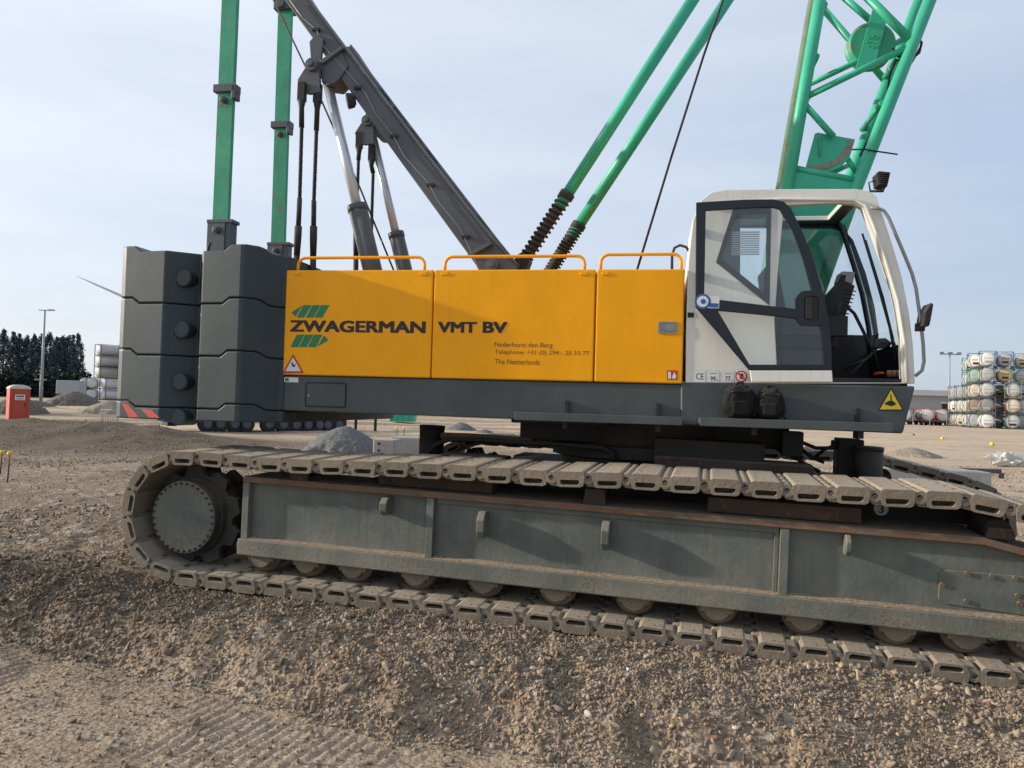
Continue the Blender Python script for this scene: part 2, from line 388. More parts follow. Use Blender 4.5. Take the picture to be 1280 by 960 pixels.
def arc(cx, cz, r, a0, a1, n): return [(cx+r*math.cos(R(a0+(a1-a0)*i/n)), cz+r*math.sin(R(a0+(a1-a0)*i/n))) for i in range(n+1)]
def rrect(x0, x1, z0, z1, r, n=4):
    return arc(x1-r, z1-r, r, 0, 90, n)+arc(x0+r, z1-r, r, 90, 180, n)+arc(x0+r, z0+r, r, 180, 270, n)+arc(x1-r, z0+r, r, 270, 360, n)
def text_mesh(name, body, mat, parent, FR, x0, z0, width, height, w, bold=0.0, shear=0.0, heavy=0):
    cu = bpy.data.curves.new(name, 'FONT'); cu.body = body; cu.size = 1; cu.offset = bold; cu.shear = shear; cu.resolution_u = 3
    to = bpy.data.objects.new(name+'_tmp', cu); COL.objects.link(to)
    dg = bpy.context.evaluated_depsgraph_get(); me = bpy.data.meshes.new_from_object(to.evaluated_get(dg))
    bpy.data.objects.remove(to)
    co = np.zeros(len(me.vertices)*3); me.vertices.foreach_get('co', co); co = co.reshape(-1, 3)
    mn = co.min(0); mx = co.max(0)
    n = np.zeros_like(co)
    if heavy: width, height, x0, z0 = width-2*heavy*height, height*(1-heavy), x0+heavy*height, z0+height*heavy*.5
    n[:, 0] = x0+(co[:, 0]-mn[0])/(mx[0]-mn[0])*width; n[:, 2] = z0+(co[:, 1]-mn[1])/(mx[1]-mn[1])*height; n[:, 1] = w
    if heavy:
        fcs = [tuple(p.vertices) for p in me.polygons]; mb = MB(); k = 0
        for dx in (-1, -.33, .33, 1):
            for dz in (-.5, .5):
                q = n.copy(); q[:, 0] += dx*heavy*height; q[:, 2] += dz*heavy*height; q[:, 1] -= k*.00025; k += 1
                mb.add([tuple(v) for v in q], fcs)
        me = mb.mesh(name); return link(name, me, mat, parent, FR)
    me.vertices.foreach_set('co', n.ravel()); me.update(); me.materials.clear(); me.name = name
    return link(name, me, mat, parent, FR)

# ================================================================== CRANE
slewW = U @ Vector((.9, 2.15, 0))
crane = thing('crawler_crane', 'large crawler crane with yellow engine doors, white cab and green lattice boom', 'crane', (slewW.x, slewW.y, g1(slewW.x, slewW.y)))
def bpart(mb, name, mat, parent=crane, bevel=0, seg=2): return mb.build(name, mat, parent, B, bevel, seg)
def upart(mb, name, mat, parent=crane, bevel=0, seg=2): return mb.build(name, mat, parent, U, bevel, seg)
BW = 3.0
# --- engine housing and lower chassis of the upper machine
zt = BP(600, 337.5).z; zy = BP(600, 474.5).z; zb = BP(600, 522.5).z
sL, sR = BP(357, 420).x, BP(854, 420).x
m = MB(); m.prism([(sL, zb+.01), (BP(640, 520).x, zb), (sR, zb-.005), (sR, zy), (sL, zy)], 0, BW)
chassis = bpart(m, 'lower_chassis', grey, bevel=.012)
# access hatch, foot plate
hx0, hx1 = BP(382, 490).x, BP(433, 490).x; hz0, hz1 = BP(405, 509).z, BP(405, 478).z
m = MB(); m.prism(rrect(hx0, hx1, hz0, hz1, .02), -.006, 0.0, [rrect(hx0+.008, hx1-.008, hz0+.008, hz1-.008, .015)]); bpart(m, 'hatch_rim', black, chassis)
m = MB(); m.prism(rrect(hx0+.012, hx1-.012, hz0+.012, hz1-.012, .013), -.005, 0.0); h = bpart(m, 'access_hatch', grey, chassis)
m = MB(); m.cyl((hx0+.035, -.012, hz0+.1), (hx0+.035, 0, hz0+.1), .010, 12); bpart(m, 'hatch_lock', bare, chassis)
m = MB(); m.box(sL+.02, sR-.01, .03, BW-.03, zy, zt-.012); eng = bpart(m, 'engine_housing', yellow, bevel=.02)
doors = []
for a, b, nm in ((357, 540.5, 0), (541.8, 743, 1), (744.8, 854.5, 2)):
    x0, x1 = BP(a, 405).x, BP(b, 405).x
    m = MB(); m.box(x0, x1, -.022, .03, zy+.004, zt); d = bpart(m, 'engine_door', yellow, bevel=.012, seg=3); doors.append(d)
# black gasket strip between doors and chassis
m = MB(); m.box(sL+.01, sR-.01, -.004, .04, zy-.006, zy+.004); bpart(m, 'door_seal', black)
# hand rails
for a, b, y in ((373, 531, 322), (556.5, 731, 320.5), (751, 852, 318)):
    x0, x1 = BP(a, 325, .05).x, BP(b, 325, .05).x; z1 = BP((a+b)/2, y, .05).z; r = .07
    pts = [(x0, .05, zt-.01)]+[(p[0], .05, p[1]) for p in arc(x0+r, z1-r, r, 180, 90, 6)]+[(p[0], .05, p[1]) for p in arc(x1-r, z1-r, r, 90, 0, 6)]+[(x1, .05, zt-.01)]
    m = MB(); m.tube(pts, .014, 10); bpart(m, 'hand_rail', yellow)
# door latch, hinges
lx, lz = BP(834.5, 410).x, BP(834.5, 410).z
m = MB(); m.prism(rrect(lx-.075, lx+.075, lz-.05, lz+.05, .01), -.030, -.02, [rrect(lx-.06, lx+.06, lz-.037, lz+.037, .006)]); la = bpart(m, 'door_latch', bare, doors[2])
m = MB(); m.box(lx-.058, lx+.058, -.023, -.02, lz-.035, lz+.035); m.prism(rrect(lx-.02, lx+.052, lz-.027, lz+.027, .008), -.033, -.022); bpart(m, 'latch_paddle', bare, doors[2])
for px in (372, 530, 556, 730, 757):
    for py in (341.5,):
        c = BP(px, py, -.022); m = MB(); m.box(c.x-.03, c.x+.03, -.030, -.021, c.z-.018, c.z+.010); bpart(m, 'door_hinge', yellow, doors[0] if px < 540 else doors[1] if px < 744 else doors[2], bevel=.003)
# --- lettering
def txt(body, p0, p1, mat, parent, w, bold, nm='lettering', FRf=BP, FR=B, heavy=0):
    a = FRf(p0[0], p0[1], w); b = FRf(p1[0], p1[1], w)
    return text_mesh(nm, body, mat, parent, FR, a.x, b.z, b.x-a.x, a.z-b.z, w, bold, heavy=heavy)
txt('ZWAGERMAN', (362.5, 400), (532, 416.8), stickk, doors[0], -.0232, .0, heavy=.085)
txt('VMT', (547.5, 402), (596, 416.3), stickk, doors[1], -.0232, .0, heavy=.085); txt('BV', (603.5, 402), (634, 416.6), stickk, doors[1], -.0232, .0, heavy=.085)
txt('Nederhorst den Berg', (618.5, 427.5), (690.5, 436.3), brownink, doors[1], -.0245, .0)
txt('Telephone: +31 (0) 294 - 25 33 77', (618.5, 437), (736.5, 445.8), brownink, doors[1], -.0245, .0)
txt('The Netherlands', (618.5, 448.6), (674.5, 456), brownink, doors[1], -.0245, .0)
m = MB()
def z6(pts): return sz(BP, [(340+x/5.818, 360+y/5.818) for x, y in pts], -.0245)
for q in ([(358, 124), (418, 124), (365, 215), (308, 215)], [(295, 124), (352, 124), (300, 215), (245, 215)], [(228, 124), (288, 124), (232, 215), (180, 215)], [(218, 128), (172, 207), (140, 178)],
          [(180, 339), (235, 339), (190, 430), (133, 430)], [(240, 339), (300, 339), (250, 430), (198, 430)], [(305, 339), (365, 339), (320, 430), (260, 430)], [(378, 343), (410, 380), (330, 425)]):
    m = MB(); m.prism(z6(q), -.0245, -.0222); bpart(m, 'logo_bar', logog, doors[0])
def tri(cx, cy, h, w, k=1.0): return sz(BP, [(cx, cy-h*.56*k), (cx+h*.56*k, cy+h*.44*k), (cx-h*.56*k, cy+h*.44*k)], w)
def sticker(polys, parent, FR=B):
    """layers of (polygon, material, w)"""
    first = None
    for i, (pl, mt, w, nm) in enumerate(polys):
        o = MB().prism(pl, w, w+.0012).build(nm, mt, parent if first is None else parent, FR)
        first = first or o
    return first
sticker([(tri(368, 456, 24, 0, 1), stickr, -.0240, 'warning_sign'), (tri(368, 456.6, 24, 0, .72), stickw, -.0255, 'warning_face'),
         (sz(BP, [(365.5, 454), (367.5, 453), (368.5, 456.5), (372, 455.5), (369.5, 459), (367.5, 458.8)], 0), stickk, -.0268, 'warning_symbol')], doors[0])
sticker([(sz(BP, [(355.5, 471.5), (373, 472), (373, 478), (355.5, 477.5)], 0), stickw, -.002, 'type_label'), (sz(BP, [(356.5, 472.5), (361, 472.5), (361, 476.5), (356.5, 476.5)], 0), logog, -.0035, 'label_mark')], chassis)
sticker([(sz(BP, [(833.5, 463), (846.5, 463), (846.5, 475), (833.5, 475)], 0), stickr, -.024, 'fire_sign'),
         (sz(BP, [(835, 465), (837, 464.5), (838.6, 466), (838.8, 473.6), (835, 473.6)], 0), stickw, -.0255, 'fire_symbol'),
         (sz(BP, [(842.8, 465.2), (845.3, 470), (844.5, 473.6), (840.6, 473.6), (840, 470.5)], 0), stickw, -.0255, 'fire_symbol')], doors[2])
# --- side steps
def step(a, b, y, w0=-.24, w1=-.02):
    x0, x1 = BP(a, y, w0).x, BP(b, y, w0).x; z = BP((a+b)/2, y, w0).z
    m = MB(); m.box(x0, x1, w0, w1, z-.055, z); m.box(x0-.0, x1, w0-.004, w0+.004, z-.06, z+.006)
    s = bpart(m, 'side_step', grey, bevel=.006)
    for t in (.30, .86):
        xx = x0+(x1-x0)*t
        m = MB(); m.box(xx-.02, xx+.02, -.14, 0.02, z-.12, z-.055); m.box(xx-.012, xx+.02, -.03, .0, z+.0, z+.11); m.cyl((xx+.004, -.034, z+.085), (xx+.004, -.02, z+.085), .012, 8); bpart(m, 'step_bracket', dark, s)
    return s, z
st1, _ = step(643, 853, 519); st2, stz = step(875, 1116, 526.5)
# grip dots on steps
m = MB()
# --- cab base (grey)
cw_ = 1.02
zc = BP(1000, 479.5).z
pl = sz(BP, [(850, 531), (850, 479), (1144, 482.5), (1128.5, 542)], 0)
m = MB(); m.prism([(pl[0][0]+.004, pl[0][1]), (pl[1][0]+.004, zc), (pl[2][0], zc), (pl[3][0], pl[3][1])], -.012, cw_); cbase = bpart(m, 'cab_base', grey, bevel=.018, seg=3)
sticker([(tri(1113, 500.5, 29, 0, 1), stickk, -.0145, 'warning_sign'), (tri(1113, 501, 29, 0, .84), sticky, -.0158, 'warning_face'),
         (sz(BP, [(1104, 505), (1110, 501), (1115, 501), (1120, 505), (1114, 508)], 0), stickk, -.0172, 'warning_symbol'),
         (sz(BP, [(1112, 493), (1113.4, 493), (1114, 501), (1112.4, 501)], 0), stickk, -.0172, 'warning_symbol')], cbase)
# --- cab shell: near side wall with door opening, far side wall with window, roof, rear, front
outer = sz(BP, [(857, 479), (857.5, 420), (860, 330), (866, 275), (876, 251), (888, 241), (905, 237.5), (1000, 236.5), (1070, 236.5), (1086, 239), (1095, 246),
                (1104, 272), (1115, 306), (1127, 346), (1136, 392), (1141, 432), (1143.5, 479.5)], 0)
opening = sz(BP, [(972, 478.2), (968, 400), (973, 330), (980, 257), (1050, 254), (1066, 255), (1077, 260.5), (1089, 290), (1101, 323), (1111, 352), (1119, 384), (1125, 420), (1127, 478.2)], 0)
win = sz(BP, [(918, 262), (962, 262), (960, 378), (897, 327)], 0)
m = MB(); m.prism(outer, -.010, .055, [opening, win]); shell = bpart(m, 'cab_shell', white, bevel=.010)
zr = BP(1000, 236.5).z
# window rubber + pane on near rear side
def inset(poly, k):
    cx = sum(p[0] for p in poly)/len(poly); cz = sum(p[1] for p in poly)/len(poly)
    return [(cx+(p[0]-cx)*k, cz+(p[1]-cz)*k) for p in poly]
m = MB(); m.prism(inset(win, 1.06), -.016, -.011, [inset(win, .86)]); bpart(m, 'window_rubber', black, shell)
m = MB(); m.prism(inset(win, .98), .018, .024); bpart(m, 'side_pane', glass1, shell)
m = MB(); x0 = BP(912, 290).x; x1 = BP(960, 290).x
for k in range(11):
    zz = BP(930, 327).z+.018*k+.06; m.box(x0+.02, x1-.06, .03, .034, zz, zz+.011)
bpart(m, 'reflection_slats', pale_refl, shell)  # pale louvred slats model the translucent reflection in the side window
# far side wall
fwin = [(1, 1)]
s_of = lambda px: BP(px, 300).x
o2 = outer
ftop = zr-.13; fbot = BP(1060, 419, cw_-.04).z
farwin = [(s_of(905), ftop), (s_of(1062), ftop), (s_of(1078), ftop-.06)]+[(s_of(p), BP(p, q).z) for p, q in ((1094, 318), (1106, 354), (1115, 392), (1120, 418))]
farwin = sz(lambda x, y, w: BP(x, y, cw_-.04), [(925, 284), (1040, 285), (1056, 289), (1066, 300), (1082, 342), (1093, 384), (1098, 419), (925, 419)], 0)
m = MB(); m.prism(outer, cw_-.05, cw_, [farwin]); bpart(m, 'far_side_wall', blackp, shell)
m = MB(); m.prism(inset(farwin, 1.01), cw_-.03, cw_-.024); bpart(m, 'far_pane', glass1, shell)
# roof with hatch window, rear wall, floor
def strip(seg, w0, w1, th):
    """shell between side walls following outline points seg, thickness th inward"""
    m = MB(); n = len(seg); cx = sum(p[0] for p in outer)/len(outer); cz = sum(p[1] for p in outer)/len(outer)
    vs = []
    for x, z in seg:
        d = Vector((cx-x, cz-z)).normalized()*th
        vs += [(x, w0, z), (x, w1, z), (x+d.x, w0, z+d.y), (x+d.x, w1, z+d.y)]
    fs = []
    for i in range(n-1):
        a = i*4; b = a+4
        fs += [(a, b, b+1, a+1), (a+2, a+3, b+3, b+2), (a, a+2, b+2, b), (a+1, b+1, b+3, a+3)]
    fs += [(0, 1, 3, 2), (4*n-4, 4*n-2, 4*n-1, 4*n-3)]
    return m.add(vs, fs)
m = strip(outer[:8], .055, cw_-.05, .04); bpart(m, 'rear_wall', white, shell, bevel=.0)
ra = s_of(985); rb = s_of(1064); rc = outer[10][0]
m = MB(); m.box(outer[6][0], ra, .055, cw_-.05, zr-.05, zr-.004); m.box(rb, outer[9][0], .055, cw_-.05, zr-.05, zr-.006)
m.box(ra, rb, .055, .14, zr-.05, zr-.004); m.box(ra, rb, cw_-.16, cw_-.05, zr-.05, zr-.004); roof = bpart(m, 'cab_roof', white, shell, bevel=.006)
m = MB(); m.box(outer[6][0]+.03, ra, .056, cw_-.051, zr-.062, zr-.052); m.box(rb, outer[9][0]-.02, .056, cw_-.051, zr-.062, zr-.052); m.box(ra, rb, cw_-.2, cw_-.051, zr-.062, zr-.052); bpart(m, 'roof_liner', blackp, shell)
m = MB(); m.box(ra, rb, .13, cw_-.15, zr-.03, zr-.022); bpart(m, 'roof_window', glass1, shell)
# front windscreen (curved) and its frame members
fs_ = outer[9:]
m = strip([(x-.03, z) for x, z in fs_], .07, cw_-.06, .008); bpart(m, 'windscreen', glass1, shell)
m = MB()
for w_ in (.075, cw_-.08): m.tube([(x-.05, w_, z) for x, z in fs_], .022, 8)
bpart(m, 'windscreen_frame', blackp, shell)
m = strip([(x-.035, z) for x, z in fs_[-2:]], .06, cw_-.05, .03); bpart(m, 'front_sill', blackp, shell)
# interior rear partition, floor, seat, consoles
m = MB(); m.box(s_of(860), s_of(1140), .06, cw_-.06, zc+.0, zc+.02); m.box(s_of(974), s_of(1127), -.006, .06, zc+.0, BP(1050, 474).z+.012); bpart(m, 'cab_floor', dark, shell)
sx = s_of(985)
m = MB(); m.box(sx, sx+.46, .30, .80, zc+.30, zc+.44); seat = bpart(m, 'driver_seat', black, shell, bevel=.04, seg=4)
m = MB(); m.prism([(sx-.05, zc+.40), (sx+.10, zc+.40), (sx-.02, zc+1.0), (sx-.14, zc+1.0)], .32, .78); bpart(m, 'seat_back', black, seat, bevel=.04, seg=4)
m = MB(); m.box(sx+.02, sx+.42, .34, .76, zc+.02, zc+.30); bpart(m, 'seat_base', dark, seat, bevel=.02)
m = MB(); m.box(sx+.0, sx+.50, .16, .27, zc+.40, zc+.56); m.tube([(sx+.42, .21, zc+.55), (sx+.45, .21, zc+.68)], [.012, .02], 8)
bpart(m, 'armrest_console', black, shell, bevel=.015); m = MB(); m.box(sx+.0, sx+.50, .83, .93, zc+.40, zc+.56); m.tube([(sx+.42, .88, zc+.55), (sx+.45, .88, zc+.68)], [.012, .02], 8); bpart(m, 'armrest_console', black, shell, bevel=.015)
# monitor on post
def bq(pts, w): return sz(BP, pts, w)
m = MB(); m.prism(bq([(1031, 404), (1049, 408.5), (1064, 360), (1049, 352), (1036, 366)], .42), .30, .58)
for k in range(9):
    a = BP(1040+k*1.4+1, 401-k*4.6, .42); b = BP(1053+k*1.4+1, 404-k*4.6, .42); m.tube([(a.x, .298, a.z), (b.x, .298, b.z)], .006, 6)
mon = bpart(m, 'load_display', black, shell, bevel=.008)
m = MB(); m.prism(bq([(1046, 353), (1050, 341), (1066, 342), (1063, 357)], .42), .34, .54); bpart(m, 'display_unit', bare, mon, bevel=.006)
m = MB(); m.prism(bq([(1048.5, 350), (1051.5, 343.5), (1058, 343.5), (1056, 352)], .33), .330, .339); bpart(m, 'display_screen', black, mon)
m = MB(); a = BP(1056, 381, .44); b = BP(1092, 440, .44); c = BP(1104, 472, .44); mid_ = BP(1068, 392, .44)
m.tube([a, mid_, b, c], .014, 8); e = BP(1064, 468, .3); m.tube([b, e], .010, 8); m.tube([BP(1054, 462, .5), BP(1090, 446, .5)], .012, 8); bpart(m, 'display_arm', black, shell)
m = MB(); m.tube([BP(1078, 292, .1), BP(1096, 352, .12), BP(1112, 410, .15), BP(1120, 455, .15)], .008, 6); m.tube([BP(1082, 300, .16), BP(1104, 372, .2), BP(1117, 425, .25)], .007, 6); bpart(m, 'wiper', black, shell)
m = MB(); m.hull([Vector(BP(1104, 430, .25))+Vector((random.uniform(-.09, .09), random.uniform(-.05, .05), random.uniform(-.05, .05))) for _ in range(16)])
m.tube([BP(1115, 424, .2), BP(1122, 440, .2), BP(1125, 462, .2)], .012, 8); bpart(m, 'joystick_block', black, shell)
for px in (1112, 1118, 1123): m = MB(); m.tube([BP(px, 471, .12), BP(px, 463, .12)], .022, 10); bpart(m, 'pedal', rusty, shell)
m = MB(); m.hull([Vector(BP(1099, 467.5, .15))+Vector((random.uniform(-.05, .05), random.uniform(-.03, .03), random.uniform(-.012, .02))) for _ in range(14)]); bpart(m, 'work_gloves', red, shell)
# lower interior panel visible under far window
m = MB(); m.box(s_of(975), s_of(1108), cw_-.07, cw_-.052, zc+.02, fbot); bpart(m, 'inner_panel', dark, shell)
m = MB(); 
white_in = sz(BP, [(866, 472), (962, 472), (962, 262), (880, 262)], .0)
# open cab door, folded back parallel to the side
dw = -.13
DO = [(870, 254), (930, 250.5), (966, 250), (979, 253), (988, 261), (1000, 286), (1012, 313), (1022, 344), (1030, 375), (1036, 412), (1038.5, 440), (1039, 463), (936, 463), (869, 384)]
ug = [(882, 264.5), (930, 261.5), (966, 260.5), (974, 263), (990, 290), (1003, 325), (1012, 358), (1013, 364), (999, 367), (993, 374), (993, 386.5), (880, 373)]
lg = [(897, 389), (940, 393), (993, 398.5), (999, 405), (1024, 408), (1027.5, 440), (1028, 456), (936.5, 456)]
m = MB(); m.prism(bq(DO, dw), dw-.03, dw, [bq(ug, dw), bq(lg, dw)]); door = bpart(m, 'cab_door', blackp, bevel=.006)
m = MB(); m.prism(inset(bq(ug, dw), 1.01), dw-.018, dw-.012); bpart(m, 'door_pane', glass2, door)
m = MB(); m.prism(inset(bq(lg, dw), 1.01), dw-.018, dw-.012); bpart(m, 'door_pane', glass2, door)
a = BP(1013, 386, dw)
m = MB(); m.prism(rrect(a.x-.10, a.x+.085, a.z-.135, a.z+.135, .05), dw-.040, dw-.029, [rrect(a.x-.055, a.x+.055, a.z-.095, a.z+.095, .03)]); hh = bpart(m, 'door_handle', blackp, door, bevel=.004)
m = MB(); m.box(a.x-.055, a.x+.055, dw-.032, dw-.028, a.z-.095, a.z+.095); m.prism(rrect(a.x-.040, a.x+.005, a.z-.085, a.z+.085, .01), dw-.046, dw-.031); bpart(m, 'handle_lever', black, door, bevel=.003)
m = MB(); 
for q in (290, 345): 
    a_ = BP(876, q, -.02); m.box(a_.x-.03, a_.x+.02, dw, .0, a_.z-.03, a_.z+.03)
bpart(m, 'door_hinge', blackp, door)
# blue/white sticker on the door
c0 = BP(878, 377.5, dw); wS = dw-.031
sticker([(sz(lambda x, y, w: BP(x, y, dw), [(877, 370.5), (899, 371), (898.5, 386), (877, 385.5)], 0), stickw, wS, 'door_sticker'),
         (arc(c0.x, c0.z, .062, 0, 355, 20), stickb, wS-.0015, 'door_sticker'), (arc(c0.x, c0.z, .045, 0, 355, 20), stickw, wS-.003, 'door_sticker'),
         (arc(c0.x+.004, c0.z, .02, 0, 355, 12), stickb, wS-.0045, 'door_sticker'),
         (sz(lambda x, y, w: BP(x, y, dw), [(886, 379.5), (898, 380), (897.5, 385.2), (886, 384.6)], 0), stickb, wS-.0015, 'door_sticker')], door)
# CE / 99 / 77 / prohibition stickers
for a_, b_, t in ((867.5, 881.5, None), (884, 898.5, '99'), (902.5, 917, '77')):
    p = sz(BP, [(a_, 463.5), (b_, 463.8), (b_, 478), (a_, 477.7)], 0)
    MB().prism(p, -.0125, -.0108).build('cab_label', stickw, shell, B)
    MB().prism(inset(p, 1.03), -.0118, -.0105).build('label_border', bare, shell, B)
    if t: txt(t, (a_+4, 470.3), (b_-4, 476.6), stickk, shell, -.0132, .01, 'label_text'); txt('dB', (b_-3.4, 474.5), (b_-.8, 476.6), stickk, shell, -.0132, .0, 'label_text'); MB().box(BP(a_+3, 467, 0).x, BP(b_-3, 467, 0).x, -.0132, -.0126, BP(a_+3, 467.2, 0).z, BP(a_+3, 466.2, 0).z).build('label_text', bare, shell, B)
    else: txt('CE', (870, 466.5), (879.5, 474.5), stickk, shell, -.0132, .0, 'label_text')
c0 = BP(926.3, 470.5)
sticker([(arc(c0.x, c0.z, .046, 0, 355, 24), stickr, -.0122, 'prohibition_sign'), (arc(c0.x, c0.z, .035, 0, 355, 24), stickw, -.0137, 'prohibition_face'),
         ([(c0.x-.012, c0.z-.02), (c0.x+.014, c0.z-.02), (c0.x+.016, c0.z+.01), (c0.x+.006, c0.z+.026), (c0.x-.008, c0.z+.018)], stickk, -.0152, 'prohibition_symbol'),
         ([(c0.x-.030, c0.z+.022), (c0.x-.022, c0.z+.030), (c0.x+.030, c0.z-.022), (c0.x+.022, c0.z-.030)], stickr, -.0166, 'prohibition_bar')], shell)
MB().prism(bq([(937, 463.2), (1039, 463.2), (1040, 477.6), (939, 477.6)], dw), dw-.028, dw-.004).build('door_skirt', white, door, B, bevel=.004)
MB().prism(bq([(1035, 472), (1127, 473.5), (1127, 479), (1035, 479)], 0), -.004, .055).build('door_sill', blackp, shell, B)
# black hinge pocket
a = BP(862.5, 394); MB().box(a.x-.02, a.x+.03, -.014, -.009, a.z-.02, a.z+.02).build('hinge_pocket', black, shell, B)
# roof lip over door
m = MB(); m.tube([BP(885, 258, -.02), BP(975, 249, -.02), BP(1066, 249.5, -.02), BP(1081, 256, -.02), BP(1092, 282, -.02), BP(1106, 322, -.02), BP(1122, 375, -.02), BP(1131, 430, -.02), BP(1134, 478, -.02)], .014, 8); bpart(m, 'rain_gutter', white, shell)
# mirror bar & mirror
m = MB(); m.tube([BP(x, y, -.05) for x, y in ((1088, 260), (1098, 260.5), (1105, 263.5), (1111, 272.5), (1121, 296), (1132, 322), (1140, 342), (1145, 360), (1150, 395), (1154, 430), (1155, 452), (1152.5, 463), (1144, 470))], .013, 10); mb_ = bpart(m, 'mirror_bar', bare)
m = MB()
for t in (-1, 1):
    pass
m.prism(sz(BP, [(1148, 409), (1151, 392), (1158, 380.5), (1160.5, 383), (1158, 398), (1151, 410)], -.05), -.16, .02); m.tube([BP(1150, 410, -.05), BP(1160, 406, -.05), BP(1162, 397, -.05)], .012, 8); m.box(BP(1150, 404, -.05).x-.03, BP(1150, 404, -.05).x+.03, -.075, -.02, BP(1150, 414, -.05).z, BP(1150, 404, -.05).z)
bpart(m, 'wing_mirror', black, mb_, bevel=.006)
# roof lamp
def work_lamp(p, parent, aim, FR=B, s=.075):
    m = MB(); aim = Vector(aim).normalized()
    m.lathe(p, aim, [(-.05, s*.5), (-.03, s*.9), (.02, s), (.03, s), (.03, s*.85)], 14); o = m.build('work_lamp', black, parent, FR)
    m = MB(); m.lathe(Vector(p)+aim*.031, aim, [(0, s*.82), (.004, s*.8)], 14); m.build('lamp_lens', bare, o, FR); return o
p = BP(1101, 228, .2); m = MB(); m.prism(sz(BP, [(1093, 219), (1096, 217), (1110, 218.5), (1106, 236), (1095, 233.5)], .2), .13, .27)
for k in range(6):
    a = BP(1094.5+k*.15, 220+k*2.6, .2); b = BP(1108.5-k*.5, 221+k*2.6, .2); m.tube([(a.x, .125, a.z), (b.x, .125, b.z)], .006, 6)
lamp = bpart(m, 'work_lamp', black, shell, bevel=.01)
m = MB(); m.tube([BP(1088, 240, .2), BP(1086, 228, .2), BP(1094, 226, .2)], .006, 6); m.tube([BP(1089, 239, .2), BP(1104, 239, .2), BP(1105, 235, .2)], .01, 6); bpart(m, 'lamp_bracket', black, shell)
# hose behind the cab
m = MB(); m.tube([BP(x, y, .3) for x, y in ((840, 340), (840, 320), (843, 310), (850, 306.5), (858, 309), (864, 318))], .012, 8); bpart(m, 'hose', black)
# front deck behind cab
m = MB(); m.box(sR-.01, s_of(1085), cw_+.01, BW, zb+.02, zy-.05); bpart(m, 'front_deck', grey, bevel=.02)
m = MB(); m.cyl((s_of(905), 1.15, zy+.12), (s_of(905), 2.6, zy+.12), .28, 28); bpart(m, 'hoist_winch', dark)

# --- counterweights
cp = [(357.5, .01), (350, -.01), (302, -.28), (296, -.285), (248.5, -.245), (247.5, -.10), (206, -.27), (202, -.285), (153, -.24), (148, -.22)]
def s_at(px, w): return BP(px, 440, w).x
s_rear = s_at(150, -.23)
near = [(s_at(px, w), w) for px, w in cp]
def bumpf(s):
    ks = [(148, 0), (163, 0), (173, -.050), (277, -.050), (286, 0), (315, 0), (324, -.050), (400, -.050)]
    kk = [(s_at(a, -.25), b) for a, b in ks]
    if s <= kk[0][0]: return kk[0][1]
    for (a, za), (b, zb_) in zip(kk, kk[1:]):
        if s <= b: return za+(zb_-za)*(s-a)/(b-a)
    return kk[-1][1]
bp_s = [s_at(a, -.25) for a in (163, 173, 277, 286, 315, 324)]
def cwrow(zlo, zhi, flat_bottom=False, gap=.006, s_end=None):
    # refine perimeter where the interlock steps are
    def refine(chain):
        out = []
        for i in range(len(chain)):
            a = chain[i]; out.append(a)
            if i+1 < len(chain):
                b = chain[i+1]; ts = sorted([(k-a[0])/(b[0]-a[0]) for k in bp_s if abs(b[0]-a[0]) > 1e-6 and 0.001 < (k-a[0])/(b[0]-a[0]) < .999])
                for t in ts: out.append((a[0]+(b[0]-a[0])*t, a[1]+(b[1]-a[1])*t))
        return out
    n1 = refine(near); n2 = [(s, BW-w) for s, w in reversed(n1)]
    m = MB(); n = len(n1); vs = []
    for (s, w) in n1: vs.append((s, w, zlo+(0 if flat_bottom else bumpf(s))))
    for (s, w) in n1: vs.append((s, w, zhi-gap+bumpf(s)))
    for (s, w) in n1: vs.append((s, BW-w, zlo+(0 if flat_bottom else bumpf(s))))
    for (s, w) in n1: vs.append((s, BW-w, zhi-gap+bumpf(s)))
    fs = []
    for i in range(n-1):
        fs += [(i, i+1, n+i+1, n+i), (2*n+i, 3*n+i, 3*n+i+1, 2*n+i+1), (n+i, n+i+1, 3*n+i+1, 3*n+i), (i, 2*n+i, 2*n+i+1, i+1)]
    fs += [(0, n, 3*n, 2*n), (n-1, 3*n-1, 4*n-1, 2*n-1)] if False else [(0, n, 3*n, 2*n), (n-1, 2*n-1, 4*n-1, 3*n-1)]
    return m.add(vs, fs)
zs = [BP(302, y, -.28).z for y in (304, 371.6, 438, 505)]; zbot = BP(302, 528, -.28).z
slabs = []
for k in range(3):
    o = cwrow(zs[k+1], zs[k]).build('counterweight_slab', cwm, crane, B, bevel=.014, seg=3); slabs.append(o)
basew = cwrow(zbot, zs[3], True).build('counterweight_base', cwm, crane, B, bevel=.012, seg=3)
for (px, py), par in zip(((228.6, 347.5), (226, 412), (223.5, 477.5), (222, 522)), slabs+[basew]):
    w = -.17; c = BP(px, py, w-.07)
    r_ = .075 if py < 500 else .07
    MB().lathe((c.x, w-.07, c.z), (0.0, 1, 0), [(0, r_-.012), (.008, r_), (.22, r_)], 28).build('lifting_pin', cwm, par, B)
